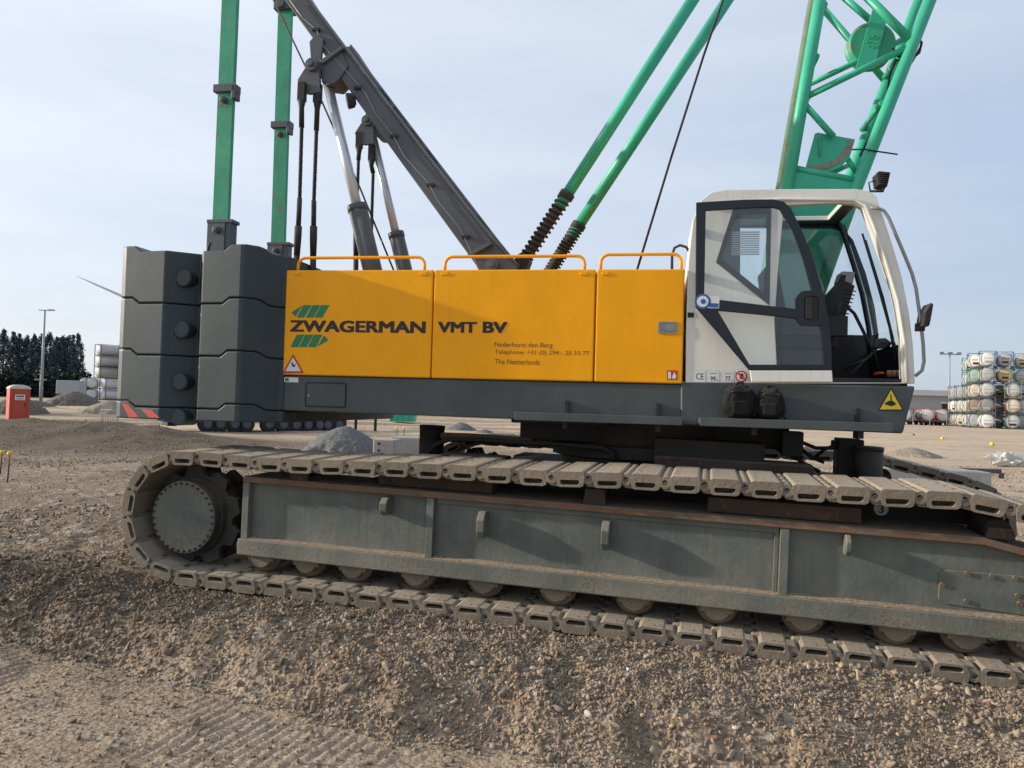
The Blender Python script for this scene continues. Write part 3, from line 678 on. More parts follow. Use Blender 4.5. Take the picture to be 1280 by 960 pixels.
# chevrons
def cwedge(px):  # w of left face at pixel column
    a, b = (153, -.24), (202, -.285); t = (px-a[0])/(b[0]-a[0]); return a[1]+(b[1]-a[1])*t-.004
for q in ([(152, 503.5), (160, 505.5), (173.5, 521.5), (161, 521.5)], [(176, 511.5), (189, 512), (199.5, 522.3), (186.5, 522)]):
    vs = [BP(x, y, cwedge(x)) for x, y in q]
    vs[0].z = min(vs[0].z, zs[3]-.012)
    m = MB().add(vs, [(0, 1, 2, 3)]); m.build('chevron_stripe', chevr, basew, B, fix=False)
m = MB(); a = BP(249, 312, -.24); m.tube([(a.x, -.1, zs[0]-.06), (a.x, -.1, zs[0]+.0), (a.x+.02, -.1, zs[0]+.05)], .012, 8); bpart(m, 'lifting_hook', dark, slabs[0])
# --- pendant straps of the gantry
def strap(lo, hi, wpx_lo, w, con, br, group=None):
    d = Vector((hi[0]-lo[0], hi[1]-lo[1])); a = BP(lo[0], lo[1], w); b = BP(hi[0], hi[1], w); k = wpx_lo
    dep = (B @ a).y; hw = k/2*dep/F
    m = MB(); m.prism([(a.x-hw, a.z), (a.x+hw, a.z), (b.x+hw, b.z), (b.x-hw, b.z)], w, w+.05); o = bpart(m, 'pendant_strap', greenw, bevel=.004)
    for y in con:
        t = (y-lo[1])/(hi[1]-lo[1]); px = lo[0]+(hi[0]-lo[0])*t; c = BP(px, y, w)
        m = MB(); m.box(c.x-hw-.03, c.x+hw+.04, w-.035, w+.075, c.z-.03, c.z+.045); m.box(c.x+hw, c.x+hw+.035, w-.035, w+.075, c.z-.10, c.z+.03); m.cyl((c.x, w-.05, c.z-.11), (c.x, w+.09, c.z-.11), .035, 6); m.cyl((c.x, w-.06, c.z-.11), (c.x, w-.045, c.z-.11), .02, 12); bpart(m, 'strap_joint', mast, o, bevel=.004)
    c = BP(br[0], br[1], w); m = MB(); m.box(c.x-hw-.025, c.x+hw+.0, w-.04, w+.09, c.z-.35, c.z); m.box(c.x+hw, c.x+hw+.06, w-.03, w+.08, c.z-.30, c.z-.01); m.box(c.x-hw-.03, c.x+hw+.08, w-.045, w+.095, c.z-.03, c.z+.005)
    m.cyl((c.x, w-.07, c.z-.10), (c.x, w+.1, c.z-.10), .040, 6); m.cyl((c.x, w-.085, c.z-.10), (c.x, w-.06, c.z-.10), .022, 12); bpart(m, 'strap_bracket', mast, o, bevel=.005)
    return o
strap((274.5, 282), (287.5, -25), 21.5, .45, (112,), (274.5, 276))
strap((346.5, 308), (356.5, -10), 18.5, 1.95, (157,), (347, 304))
m = MB(); a = BP(354, 8, 1.95); m.box(a.x-.10, a.x+.12, 1.9, 2.1, a.z-.05, a.z+.12); m.cyl((a.x, 1.86, a.z), (a.x, 2.14, a.z), .05, 12); bpart(m, 'strap_joint', mast, bevel=.006)
# --- mast (A-frame): two box beams
def beam(w0, w1, nm):
    poly = sz(BP, [(336, -28), (366, -28), (385, 1), (427, 57), (480, 127), (575, 251), (612, 297), (644, 330), (640, 352), (606, 352), (594, 330), (500, 201), (449, 130), (391, 48)], .5)
    m = MB(); m.prism(poly, w0, w1); return bpart(m, nm, mast, bevel=.008)
b1 = beam(.5, .72, 'mast_beam'); b2 = beam(1.95, 2.17, 'mast_beam')
# flanges proud of the web
for w0, w1, par in ((.485, .735, b1), (1.935, 2.185, b2)):
    top = sz(BP, [(366, -28), (385, 1), (427, 57), (480, 127), (575, 251), (612, 297), (644, 330)], .5)
    m = MB()
    for (x0, z0), (x1, z1) in zip(top, top[1:]):
        m.prism([(x0, z0), (x1, z1), (x1+.015, z1+.018), (x0+.015, z0+.018)], w0, w1)
    bpart(m, 'mast_flange', mast, par)
# cross members between the beams
m = MB()
for (x, y) in ((402, 40), (470, 130), (545, 228), (600, 300)):
    a = BP(x, y, .5); m.tube([(a.x, .7, a.z), (a.x, 1.96, a.z)], .06, 12)
bpart(m, 'cross_tube', mast, b1)
# cable clipped along the mast
m = MB(); m.tube([BP(x, y, .48) for x, y in ((362, 0), (378, 22), (396, 38), (402, 55), (425, 80), (450, 108), (458, 118), (468, 140), (492, 170), (505, 195), (535, 228), (548, 252), (575, 285), (582, 300), (592, 322), (600, 336))], .004, 6); bpart(m, 'electric_cable', bare, b1)
m = MB()
for (x, y) in ((395, 37), (447, 110), (492, 170), (538, 231), (582, 296)):
    a = BP(x, y, .49); m = MB(); m.box(a.x-.035, a.x+.04, .475, .5, a.z-.012, a.z+.012); bpart(m, 'cable_clip', dark, b1)
m = MB(); m.prism(sz(BP, [(585, 318), (613, 303), (616, 306), (588, 322)], .48), .44, .50); a = BP(616.5, 332, .48); m.cyl((a.x, .42, a.z), (a.x, .5, a.z), .055, 14); m.cyl((a.x, .40, a.z), (a.x, .42, a.z), .03, 6); bpart(m, 'mast_foot', mast, b1, bevel=.004)
# brackets, hangers, rams, pendant ropes for near (0) and far (1.45 deeper)
for k, (dwz, par) in enumerate(((0, b1), (1.45, b2))):
    w = .50+dwz
    def P(x, y, w_=0.5): q = BP(x, y, .5); return (q.x, q.z)
    m = MB(); m.prism([P(*q) for q in ((388, 54), (396, 44), (406, 50), (403, 76), (404, 90), (391, 92))], w-.03, w+.0)
    m.prism([P(*q) for q in ((402, 81), (427, 64), (436, 84), (426, 98), (418, 106), (403, 104))], w-.02, w+.24)
    m.prism([P(*q) for q in ((402, 78), (430, 60), (432, 63), (405, 83))], w-.05, w+.0)
    bpart(m, 'ram_bracket', mast, par, bevel=.006)
    m = MB(); m.prism([P(*q) for q in ((376, 104), (386, 88), (403, 86), (404, 119), (390, 121), (382, 119))], w-.075, w-.035); q = P(394.7, 86)
    m.cyl((q[0], w-.11, q[1]), (q[0], w+.1, q[1]), .062, 24); m.cyl((q[0], w-.135, q[1]), (q[0], w-.11, q[1]), .030, 6); bpart(m, 'pendant_hanger', mast, par, bevel=.004)
rams = ((.60, (409.5, 104), (446.5, 258), (443, 257), (467, 352), 6.2, 12.0), (2.05, (463, 158), (495, 292), (495.5, 290), (518, 352), 5.2, 9.5))
for w, a, b, c, d, r1, r2 in rams:
    A_, B_ = BP(*a, w), BP(*b, w); dep = (B @ B_).y; ax = (B_-A_).normalized()
    E_ = B_+ax*(1.1)
    m = MB(); m.tube([B_, E_], r2*dep/F, 24); m.tube([B_-ax*.01, B_+ax*.05], r2*dep/F*1.07, 24); o = bpart(m, 'ram_barrel', mast)
    m = MB(); m.tube([A_, B_+ax*.2], r1*dep/F, 18); bpart(m, 'ram_rod', chrome, o)
def pend(w, pts, hv):
    P_ = [BP(x, y, w) for x, y in pts]
    m = MB(); m.box(P_[0].x-.035, P_[0].x+.035, w-.03, w+.03, P_[0].z-.16, P_[0].z+.02); m.tube([P_[0]-Vector((0, 0, .15)), P_[0]-Vector((0, 0, .22)), P_[1]], [.04, .026, .026], 10)
    m.tube([P_[1], P_[2]], .015, 10)
    # rope lay
    d = P_[2]-P_[1]; n = 60
    for ph in (0, PI/1.5, PI/.75):
        m.tube([P_[1]+d*(i/n)+Vector((math.cos(i*.9+ph)*.012, math.sin(i*.9+ph)*.012, 0)) for i in range(n+1)], .009, 5)
    m.tube([P_[2], P_[3]], .025, 10); m.tube([P_[3], P_[3]+(P_[4]-P_[3])*.4, P_[4]], [.036, .036, .03], 10)
    m.tube([P_[4], P_[4]+(P_[4]-P_[3]).normalized()*.35], .03, 10)
    return bpart(m, 'pendant_rope', black)
pend(.40, [(378, 106), (377, 159), (374.5, 248), (373, 283), (371, 320)], 1)
pend(.46, [(397.5, 108), (395.5, 163), (392.3, 251), (392, 283), (391.5, 322)], 1)
pend(1.9, [(449.5, 168), (448, 200), (446.2, 262), (445.5, 290), (445, 322)], 1)
pend(1.98, [(465, 184), (466.4, 216), (464.5, 275), (463, 301), (461, 330)], 1)
work_lamp(BP(438, 126, .5), b1, (-.9, -.4, -.25))
# stay rope from the top left down to the engine deck
m = MB(); m.tube([BP(336, -12, 1.2), BP(398, 117, 1.2), BP(450, 235, 1.2), BP(495, 345, 1.2)], .010, 8); bpart(m, 'hoist_rope', black)
m = MB(); m.tube([BP(909, -15, 1.45), BP(880, 68, 1.45), BP(838, 200, 1.45), BP(794, 345, 1.45)], .012, 8); bpart(m, 'hoist_rope', black)
# --- backstops
for w, lo, hi, s0, rr in ((.8, (707, 246), (882, -25), (651, 332), 7.6), (2.0, (722, 284), (929, -30), (690, 336), 7.2)):
    a, b, c = BP(*lo, w), BP(*hi, w), BP(*s0, w); dep = (B @ a).y
    ax = (b-a).normalized(); m = MB(); m.tube([a-ax*.12, b], rr*dep/F, 20); o = bpart(m, 'backstop_tube', green)
    ax2 = (a-c); n = int(ax2.length/.012); dirn = ax2.normalized(); q1 = dirn.orthogonal().normalized(); q2 = dirn.cross(q1)
    m = MB(); turns = 21; rr_ = (rr+.6)*dep/F
    start = c-dirn*.3; tot = (a-start)
    nn = turns*16
    m.tube([start+tot*(i/nn)+(q1*math.cos(2*PI*i/16)+q2*math.sin(2*PI*i/16))*rr_ for i in range(nn+1)], .013, 6)
    m.tube([start, a], rr_*.8, 14); m.tube([a-dirn*.015, a+dirn*.045], rr_+.012, 14); bpart(m, 'backstop_spring', springm, o)
# bracket at the backstop foot
m = MB(); m.prism(sz(BP, [(640, 345), (646, 322), (656, 316), (664, 326), (657, 345)], .8), .72, .88); bpart(m, 'backstop_foot', dark)

# --- lattice boom
wn, wf = 1.15, 1.85
def tb(p, q, w0, w1, rpx, mat=green, name='boom_brace', par=None):
    a = BP(*p, w0); b = BP(*q, w1); dep = (B @ a).y
    return MB().tube([a, b], rpx*dep/F, 14).build(name, mat, par, B)
L0, L1 = (959.5, 378), (1047.5, -130); R0_, R1_ = (1019, 380), (1213, -130)
def far_of(p):  # same (s,z) on the far face
    q = BP(*p, wn); return Vector((q.x, wf, q.z))
rad = 7.7*(B @ BP(1000, 126, wn)).y/F
nl = MB().tube([BP(*L0, wn), BP(*L1, wn)], rad, 18).build('boom_chord', green, crane, B)
nr = MB().tube([BP(*R0_, wn), BP(1070.5, 235, wn), BP(*R1_, wn)], rad*1.0, 18).build('boom_chord', green, crane, B)
fl = MB().tube([far_of(L0)+Vector((.02, 0, 0)), far_of(L1)+Vector((.02, 0, 0))], rad*.95, 18).build('boom_chord', weath, crane, B)
fr2 = MB().tube([far_of(R0_), far_of((1070.5, 235)), far_of(R1_)], rad*.95, 18).build('boom_chord', green, crane, B)
for p, q in (((1011, 119.5), (1133, 60)), ((1080, -8), (1137, 49)), ((1007, 132), (1042, 171)), ((994, 210.5), (1069, 225))):
    tb(p, q, wn, wn, 4.0 if p[0] != 1080 else 5.5, par=nl)
tb((1012, 105), (1128, 50), wn+.25, wn+.25, 3.6, par=fl); tb((1030, 12), (1110, 105), wf, wf, 4.2, par=fl); tb((1052, -6), (1090, 27), wf, wf, 4.2, par=fl)
tb((1058, 197), (1071, 216), wn+.1, wn+.1, 3.5, par=nl); tb((1038, 217), (1062, 206), wn+.1, wn+.2, 3, par=nl)
for p in ((1011, 119), (1021, 70), (1133, 58), (1103, 128), (990, 215), (1075, 222), (1031, 5)):
    a = BP(*p, wn); MB().tube([(a.x, wn, a.z), (a.x, wf, a.z)], .028, 12).build('boom_brace', green, nl, B)
# solid boom foot
foot = sz(BP, [(979, 232), (994, 214), (1068, 228), (1068, 242), (1021, 380), (985, 470), (955, 470), (956, 380)], wn)
MB().prism(foot, wn-.012, wf+.012).build('boom_foot', green, crane, B, bevel=.01)
# angle indicator plate
pl_ = sz(BP, [(1018.6, 167), (1022, 165.5), (1069, 174), (1062, 197), (1052, 208), (1037, 215), (1007, 209.5)], wn+.05)
ind = MB().prism(pl_, wn+.05, wn+.062).build('angle_indicator', green, crane, B, bevel=.003)
m = MB()
apts = [(1011.5, 209.5), (1025, 209), (1038, 206), (1048, 200.5), (1056, 192), (1061, 184), (1064.5, 176.5)]
for p, q in zip(apts, apts[1:]):
    a, b = BP(*p, wn+.045), BP(*q, wn+.045); d = (b-a); n_ = Vector((-d.z, 0, d.x)).normalized()*.024
    m.prism([((a-n_).x, (a-n_).z), ((b-n_).x, (b-n_).z), ((b+n_).x, (b+n_).z), ((a+n_).x, (a+n_).z)], wn+.043, wn+.049)
m.build('angle_scale', paint('scale_strip', (.28, .22, .18), .7, .1, .3, rust=.3), ind, B)
MB().tube([BP(1024.5, 171, wn+.03), BP(1025, 196, wn+.03)], .008, 6).build('indicator_pointer', green, ind, B)
# rope sheave and its plate
c = BP(1087.5, 59, wn+.3); rs_ = 28.5*(B @ c).y/F
sh = MB().lathe((c.x, wn+.22, c.z), (0, 1, 0), [(0, rs_*.9), (.02, rs_), (.04, rs_), (.08, rs_*.86), (.12, rs_), (.14, rs_), (.16, rs_*.9)], 40).build('rope_sheave', greenw, crane, B)
MB().prism(sz(BP, [(1091, 10), (1108.6, 25), (1093, 86), (1069.5, 86)], wn+.2), wn+.195, wn+.21).build('sheave_plate', green, sh, B, bevel=.003)
m = MB()
for k in range(8):
    an = k*PI/4; q = BP(1092, 52, wn+.19); m.cyl((q.x+.055*math.cos(an), wn+.185, q.z+.055*math.sin(an)), (q.x+.055*math.cos(an), wn+.2, q.z+.055*math.sin(an)), .010, 8)
m.build('plate_bolt', greenw, sh, B)
m = MB(); m.tube([BP(x, y, wn-.06) for x, y in ((1065, 187), (1080, 186.5), (1095, 189), (1122, 193))], .007, 6); m.build('antenna', black, crane, B)
m = MB(); m.tube([BP(x, y, wn+.05) for x, y in ((1116, 60), (1122, 70), (1137, 76), (1149, 66), (1152, 54), (1148, 46))], .012, 8); m.tube([BP(x, y, wn+.1) for x, y in ((1150, 60), (1140, 78), (1120, 75), (1112, 95), (1108, 130), (1090, 165), (1075, 195))], .010, 8); m.build('hose', black, crane, B)

# ================================================================== UNDERCARRIAGE
SHW = .80; PITCH_S = .273
hub = UP(235, 648, .10); hub_s = UP(237, 648, .25).x+.05; hub_z = .537
idl_s, idl_z, idl_r = 4.05, .52, .52
def track_path(hub_s):
    pts = []
    n = 200
    TH = 0.0
    # outer surface path, start bottom left going right (counter-clockwise seen from near side): bottom, idler, top, sprocket
    pts.append((hub_s, 0.0)); 
    Rb = .56
    for i in range(1, 60): pts.append((hub_s+(idl_s-hub_s)*i/60, 0.0))
    # idler: centre (idl_s, idl_r) radius idl_r
    top_br = UP(1190, 620, 0).x
    # angle of tangent on the way up to the bend
    for i in range(0, 40):
        a = -90+i*(205/40.); pts.append((idl_s+idl_r*math.cos(R(a)), idl_r+idl_r*math.sin(R(a))))
        if a > 68: break
    bend = (3.12, 1.235)
    pts.append(bend)
    for i in range(1, 40):
        t = i/40; s = bend[0]+(hub_s-bend[0])*t; sag = .018*math.sin(t*PI*3)**2
        pts.append((s, float(np.interp(s, [hub_s, -2.2, 0, 2.0, 3.12], [1.12, 1.125, 1.185, 1.222, 1.235]))-sag*.6))
    for i in range(0, 41):
        a = 90+i*180/40; pts.append((hub_s+Rb*math.cos(R(a)), Rb+Rb*math.sin(R(a))))
    return pts
def resample(pts, n):
    P_ = [Vector(p) for p in pts]; P_.append(P_[0]); L_ = [0]
    for a, b in zip(P_, P_[1:]): L_.append(L_[-1]+(b-a).length)
    tot = L_[-1]; out = []
    def at(d):
        d %= tot
        for i in range(len(L_)-1):
            if d <= L_[i+1]: 
                t = (d-L_[i])/max(1e-9, L_[i+1]-L_[i]); return P_[i]+(P_[i+1]-P_[i])*t
        return P_[0]
    return at, tot
FAR_IN = 1.45   # rear end of the far track sits further forward
def shoe_mesh():
    m = MB(); h = .125
    h = .115
    body = [(-.140, -.035), (-.130, -.008), (-.115, 0), (.055, 0), (.072, -.010), (.080, -.050), (.062, -h+.008), (.045, -h), (-.105, -h), (-.128, -h+.012)]
    hole = [(-.102, -.072), (-.094, -.062), (.034, -.062), (.044, -.072), (.040, -.090), (.030, -.099), (-.082, -.099), (-.096, -.090)]
    m.prism(body, 0, .12, [hole]); m.prism(body, .1205, SHW-.1205); m.prism(body, SHW-.12, SHW, [hole])
    def knk(c0, w0, w1, r=.045, hole_=False):
        if hole_: m.prism(arc(c0[0], c0[1], r, 0, 340, 17), w0, w1, [arc(c0[0], c0[1], .020, 0, 324, 9)])
        else: m.prism(arc(c0[0], c0[1], r, 0, 340, 17), w0, w1)
    kc = (.108, -.050)
    knk(kc, .006, .07, .043, hole_=True); knk(kc, .071, .15)
    for a, b in ((.24, .34), (.42, .52), (.60, .77)): knk(kc, a, b)
    for a, b in ((.016, .15), (.24, .34), (.42, .52), (.60, .77)):
        m.hull([(x, y, z) for y in (a+.003, b-.003) for x, z in ((.05, -h+.003), (.112, -h+.006), (.140, -h+.032), (.148, -.06), (.05, -.02))])
    kd = (-.165, -.050)
    for a, b in ((.158, .232), (.345, .415), (.525, .595)):
        knk(kd, a, b, .043); m.hull([(x, y, z) for y in (a+.003, b-.003) for x, z in ((-.10, -h+.003), (-.160, -h+.006), (-.185, -h+.035), (-.10, -.02))])
    m.box(-.06, -.02, .05, .08, -h-.003, -h+.002); m.box(-.005, .03, .05, .08, -h-.003, -h+.002)
    for y in (.20, .38, .56): m.box(.02, .05, y, y+.05, -.002, .003)
    m.v = [(x, SHW-y, z) for x, y, z in m.v]
    me = m.mesh('track_shoe'); bm = bmesh.new(); bm.from_mesh(me); bmesh.ops.recalc_face_normals(bm, faces=bm.faces); bm.to_mesh(me); bm.free()
    me.materials.append(shoem); return me
SM = shoe_mesh()
def make_track(w_off, hs):
    at, tot = resample(track_path(hs), 0); nsh = round(tot/PITCH_S); pit = tot/nsh
    m = MB()  # hinge pin line / link chain seen between the shoes
    ring = []
    for i in range(nsh):
        a = at(i*pit); b = at((i+1)*pit); ring.append((a, b))
    for a, b in ring:
        c = (a+b)/2; t = (b-a).normalized(); n_ = Vector((-t.y, t.x))   # inward
        p = a+n_*.062; m.tube([(p.x, w_off+.09, p.y), (p.x, w_off+SHW-.03, p.y)], .02, 8)
    tr = m.build('track_chain', rollm, crane, U)
    for i, (a, b) in enumerate(ring):
        c = (a+b)/2; t = (b-a).normalized(); X = Vector((t.x, 0, t.y)); Z = Vector((t.y, 0, -t.x)); Y = Z.cross(X)
        # Y must point to +w ; outward normal is Z
        j = random.uniform
        MM = Matrix((X, Y, Z)).transposed().to_4x4()
        # body sits before the knuckle; local x=0 at pitch middle ~ -.04
        MM.translation = Vector((c.x, w_off if Y.y > 0 else w_off+SHW, c.y))+X*.020
        MM = MM @ Matrix.Rotation(R(j(-1.0, 1.0)), 4, 'Y') @ Matrix.Translation((0, j(-.006, .006), j(-.003, .003)))
        o = bpy.data.objects.new('track_shoe', SM); COL.objects.link(o); put(o, tr, U @ MM)
        bv = o.modifiers.new('bevel', 'BEVEL'); bv.width = .006; bv.segments = 2; bv.limit_method = 'ANGLE'; bv.angle_limit = R(35)
    return tr
t1 = make_track(0.0, hub_s); t2 = make_track(3.5, hub_s+FAR_IN)
# --- track frame
def side_frame(off, detailed=True):
    x0 = UP(306, 600, .12).x+(FAR_IN if off > 1 else 0); xb = UP(1232, 655, .12).x; x1 = idl_s-.1; zt_ = UP(640, 624.5, .12).z; zb_ = UP(640, 732, .12).z
    zbf = zb_+.135
    m = MB(); m.prism([(x0+.02, zb_+.10), (x1, zb_+.10), (x1, zt_-.17), (xb+.02, zt_-.01), (x0+.02, zt_-.01)], off+.19, off+.62); web = upart(m, 'track_frame', under)
    m = MB(); m.prism([(x0-.02, zt_-.040), (xb, zt_-.040), (x1, zt_-.20), (x1, zt_-.155), (xb, zt_+.006), (x0-.02, zt_+.006)], off+.12, off+.70); upart(m, 'top_flange', rusty, web, bevel=.005)
    # bottom flange box with a sloping dirt-catching ledge
    m = MB(); m.prism([(x0-.05, zb_), (x1, zb_), (x1, zbf), (x0-.05, zbf)], off+.125, off+.19); upart(m, 'bottom_flange', under, web, bevel=.01)
    m = MB(); vs = []
    segs = 60
    for i in range(segs+1):
        s = x0+(x1-x0)*i/segs; hgt = .004+.020*max(0, noise.noise(Vector((s*1.6, off, 1))))+.006*noise.noise(Vector((s*9, off, 4)))
        vs += [(s, off+.128, zbf+.001), (s, off+.135, zbf+.008+hgt*.2), (s, off+.192, zbf+.012+hgt)]
    m.add(vs, [f for i in range(segs) for f in ((3*i, 3*i+3, 3*i+4, 3*i+1), (3*i+1, 3*i+4, 3*i+5, 3*i+2))], True); upart(m, 'dirt_ledge', GROUND_DUST, web)
    for s in (max(x0+.6, UP(535, 680, .12).x), UP(981, 680, .12).x, x0+.008):
        m = MB(); m.box(s-.03, s+.03, off+.13, off+.19, zbf, zt_-.045); upart(m, 'stiffener', under, web, bevel=.004)
    # inner lip between stiffeners
    m = MB(); sA = UP(535, 680, .12).x+.035; sB = UP(981, 680, .12).x-.035
    m.box(sA, sB, off+.168, off+.19, zt_-.085, zt_-.04); m.box(sB-.03, sB, off+.172, off+.19, zbf, zt_-.085); upart(m, 'inner_lip', under, web, bevel=.003)
    # lifting lugs
    for px, py, hw, hh_ in () if off > 1 else ((481, 633, .05, .07), (602, 656, .065, .10), (757, 670, .045, .105), (1060, 682, .022, .07)):
        c = UP(px, py, .10)
        m = MB(); m.prism(arc(c.x, c.z+hh_-hw, hw, 0, 180, 8)+[(c.x-hw, c.z-hh_), (c.x+hw, c.z-hh_)], off+.03, off+.19) if False else None
        sc = c.x; th = .018 if px == 1060 else .030
        # plate standing out of the web (in the w-z plane), rounded outer edge
        prof = [(off+.19, c.z-hh_), (off+.09, c.z-hh_), (off+.06, c.z-hh_*.5), (off+.055, c.z+hh_*.4), (off+.10, c.z+hh_), (off+.19, c.z+hh_)]
        n = len(prof); vs = [(sc-th, w, z) for w, z in prof]+[(sc+th, w, z) for w, z in prof]
        fs = [tuple(range(n)), tuple(n+i for i in reversed(range(n)))]+[(i, (i+1) % n, n+(i+1) % n, n+i) for i in range(n)]
        m.add(vs, fs); upart(m, 'lifting_lug', under, web, bevel=.008, seg=3)
        if hw > .03:
            m = MB(); m.tube([(sc-th-.004, off+.09, c.z), (sc-th+.0, off+.09, c.z)], hw*.42, 14); upart(m, 'lug_eye', dark, web)
    # bolted cover plate near the idler
    cpt = sz(UP, [(1174, 717), (1182, 712), (1300, 722), (1300, 772), (1180, 754), (1172, 748)], .19)
    m = MB(); m.prism(cpt, off+.178, off+.19); upart(m, 'cover_plate', under, web, bevel=.004)
    for px, py in ((1178, 731), (1209, 717), (1240, 721), (1269, 723), (1208, 752), (1272, 745), (1275, 755)):
        c = UP(px, py, .17); m = MB(); m.cyl((c.x, off+.165, c.z), (c.x, off+.18, c.z), .018, 6); upart(m, 'cover_bolt', rusty, web)
    m = MB(); m.prism([(x0-.30, zb_+.08), (x0, zb_+.03), (x0, zt_-.03), (x0-.3, zt_-.12)], off+.45, off+.75); upart(m, 'drive_mount', dark, web)
    return web, x0, x1, zt_, zb_
# dusty dirt
def dustmat():
    m = bpy.data.materials.new('caked_dirt'); nt = nodes(m); L = nt.links
    out = N(nt, 'ShaderNodeOutputMaterial'); p = N(nt, 'ShaderNodeBsdfPrincipled'); L.new(p.outputs[0], out.inputs[0])
    tc = N(nt, 'ShaderNodeTexCoord'); n = N(nt, 'ShaderNodeTexNoise', i_Scale=40.0, i_Detail=8.0, i_Roughness=.7); L.new(tc.outputs['Object'], n.inputs[0])
    L.new(mixc(nt, ramp(nt, n.outputs[0], .3, .7), (.16, .10, .06, 1), (.42, .33, .23, 1)), p.inputs['Base Color']); p.inputs['Roughness'].default_value = 1
    b = N(nt, 'ShaderNodeBump'); b.inputs['Distance'].default_value = .01; L.new(n.outputs[0], b.inputs['Height']); L.new(b.outputs[0], p.inputs['Normal']); return m
GROUND_DUST = dustmat()
fr_near, fx0, fx1, fzt, fzb = side_frame(0.0); side_frame(3.5)
# --- final drive with sprocket
def drive(off, hub_s):
    m = MB(); r = .312
    m.lathe((hub_s-.03, off+.14, hub_z), (0, 1, 0), [(0, r-.008), (.006, r), (.08, r), (.08, r+.02), (.20, r+.04), (.24, r+.07), (.30, r+.07), (.30, r+.02), (.6, r)], 56)
    hubo = upart(m, 'drive_hub', drum)
    m = MB(); m.lathe((hub_s-.03, off+.133, hub_z), (0, 1, 0), [(0, r-.02), (.004, r-.004), (.02, r-.004)], 56); m.lathe((hub_s-.045, off+.130, hub_z+.01), (0, 1, 0), [(0, .028), (.006, .03)], 20)
    upart(m, 'hub_cover', under, hubo)
    for k in range(32):
        m = MB(); a = 2*PI*(k+.5)/32; x = hub_s-.03+(r-.022)*math.cos(a); z = hub_z+(r-.022)*math.sin(a)
        m.cyl((x, off+.121, z), (x, off+.136, z), .0105, 6)
        upart(m, 'cover_bolt', dark, hubo)
    m = MB(); n = 9; poly = []
    for k in range(n):
        a0 = 2*PI*k/n
        for da, rr in ((0.0, .36), (.12, .435), (.42, .435), (.54, .36)): poly.append((hub_s+rr*math.cos(a0+da), hub_z+rr*math.sin(a0+da)))
    m.prism(poly, off+.27, off+.33); m.prism(poly, off+.47, off+.53); upart(m, 'sprocket', drum, hubo, bevel=.006)
drive(0.0, hub_s); drive(3.5, hub_s+FAR_IN)
# idler
for off in (0, 3.5):
    m = MB(); m.lathe((idl_s, off+.2, idl_r), (0, 1, 0), [(0, .2), (.02, .36), (.12, .385), (.13, .41), (.27, .41), (.28, .385), (.38, .36), (.4, .2)], 40); upart(m, 'idler_wheel', dark)
# rollers
for off in (0, 3.5):
    for px in (327, 383, 441, 520, 605, 696, 793, 897, 1006, 1122, 1209, 1296):
        s = UP(px, 740, .24).x; z = .115+.150
        if off > 1 and s < hub_s+FAR_IN+.45: continue
        m = MB(); m.lathe((s, off+.212, z), (0, 1, 0), [(0, .03), (0, .09), (.02, .10), (.045, .10), (.045, .135), (.065, .150), (.10, .150), (.12, .12), (.46, .12), (.48, .15), (.51, .145)], 32); ro = upart(m, 'track_roller', rollm)
        m = MB(); m.prism(arc(s, z, .100, 0, 350, 28), off+.195, off+.222); m.box(s-.118, s+.118, off+.20, off+.222, z-.045, z+.02); upart(m, 'roller_cap', shoem, ro, bevel=.006)
# carrier rollers and slide beams
for off in (0, 3.5):
    for px in (385, 747, 1243):
        a = UP(px, 615, .3); zt_ = fzt
        if off > 1 and px < 500: continue
        zc_ = 1.02 if px < 1200 else .97
        m = MB(); m.lathe((a.x, off+.18, zc_-.0), (0, 1, 0), [(0, .05), (.0, .08), (.04, .085), (.04, .075), (.36, .075), (.36, .085), (.4, .08)], 24); cr = upart(m, 'carrier_roller', dark)
        m = MB(); m.prism([(a.x-.09, fzt), (a.x+.09, fzt), (a.x+.07, zc_+.03), (a.x-.07, zc_+.03)], off+.14, off+.18); upart(m, 'roller_bracket', brown, cr, bevel=.01)
    for p0, p1, hz in ((475, 617, .0), (886, 1078, .0)):
        a = UP(p0, 600, .25).x; b = UP(p1, 600, .25).x
        if off > 1 and p0 < 500: continue
        m = MB(); m.box(a, b, off+.22, off+.5, fzt+.015, 1.045); upart(m, 'slide_beam', brown, bevel=.008)
# --- centre body, turntable
m = MB(); m.prism([(-.9, .48), (2.7, .48), (2.7, .93), (2.2, 1.02), (-.4, 1.02), (-.9, .93)], 1.15, 3.2); cen = upart(m, 'centre_body', dark, bevel=.02)
for s0, s1 in ((-1.55, -1.0), (2.6, 3.15)):
    m = MB(); m.box(s0, s1, .62, 3.62, .42, .90); upart(m, 'axle_beam', dark, cen, bevel=.02)
slB = B.inverted() @ (U @ Vector((.9, 2.15, 1.02)))
m = MB(); m.lathe((slB.x, slB.y, .98), (0, 0, 1), [(0, 1.02), (.10, 1.05), (.12, .92), (.2, .92), (.22, 1.0), (.32, 1.0), (.34, .9), (.55, .9)], 64); bpart(m, 'slewing_ring', dark)
m = MB(); m.box(BP(652, 530, .7).x, BP(985, 530, .7).x, .62, 2.5, zb-.20, zb+.02); m.box(BP(640, 528, .3).x, BP(760, 528, .3).x, .25, 2.2, zb-.035, zb+.01); bpart(m, 'slewing_platform', dark, bevel=.01)
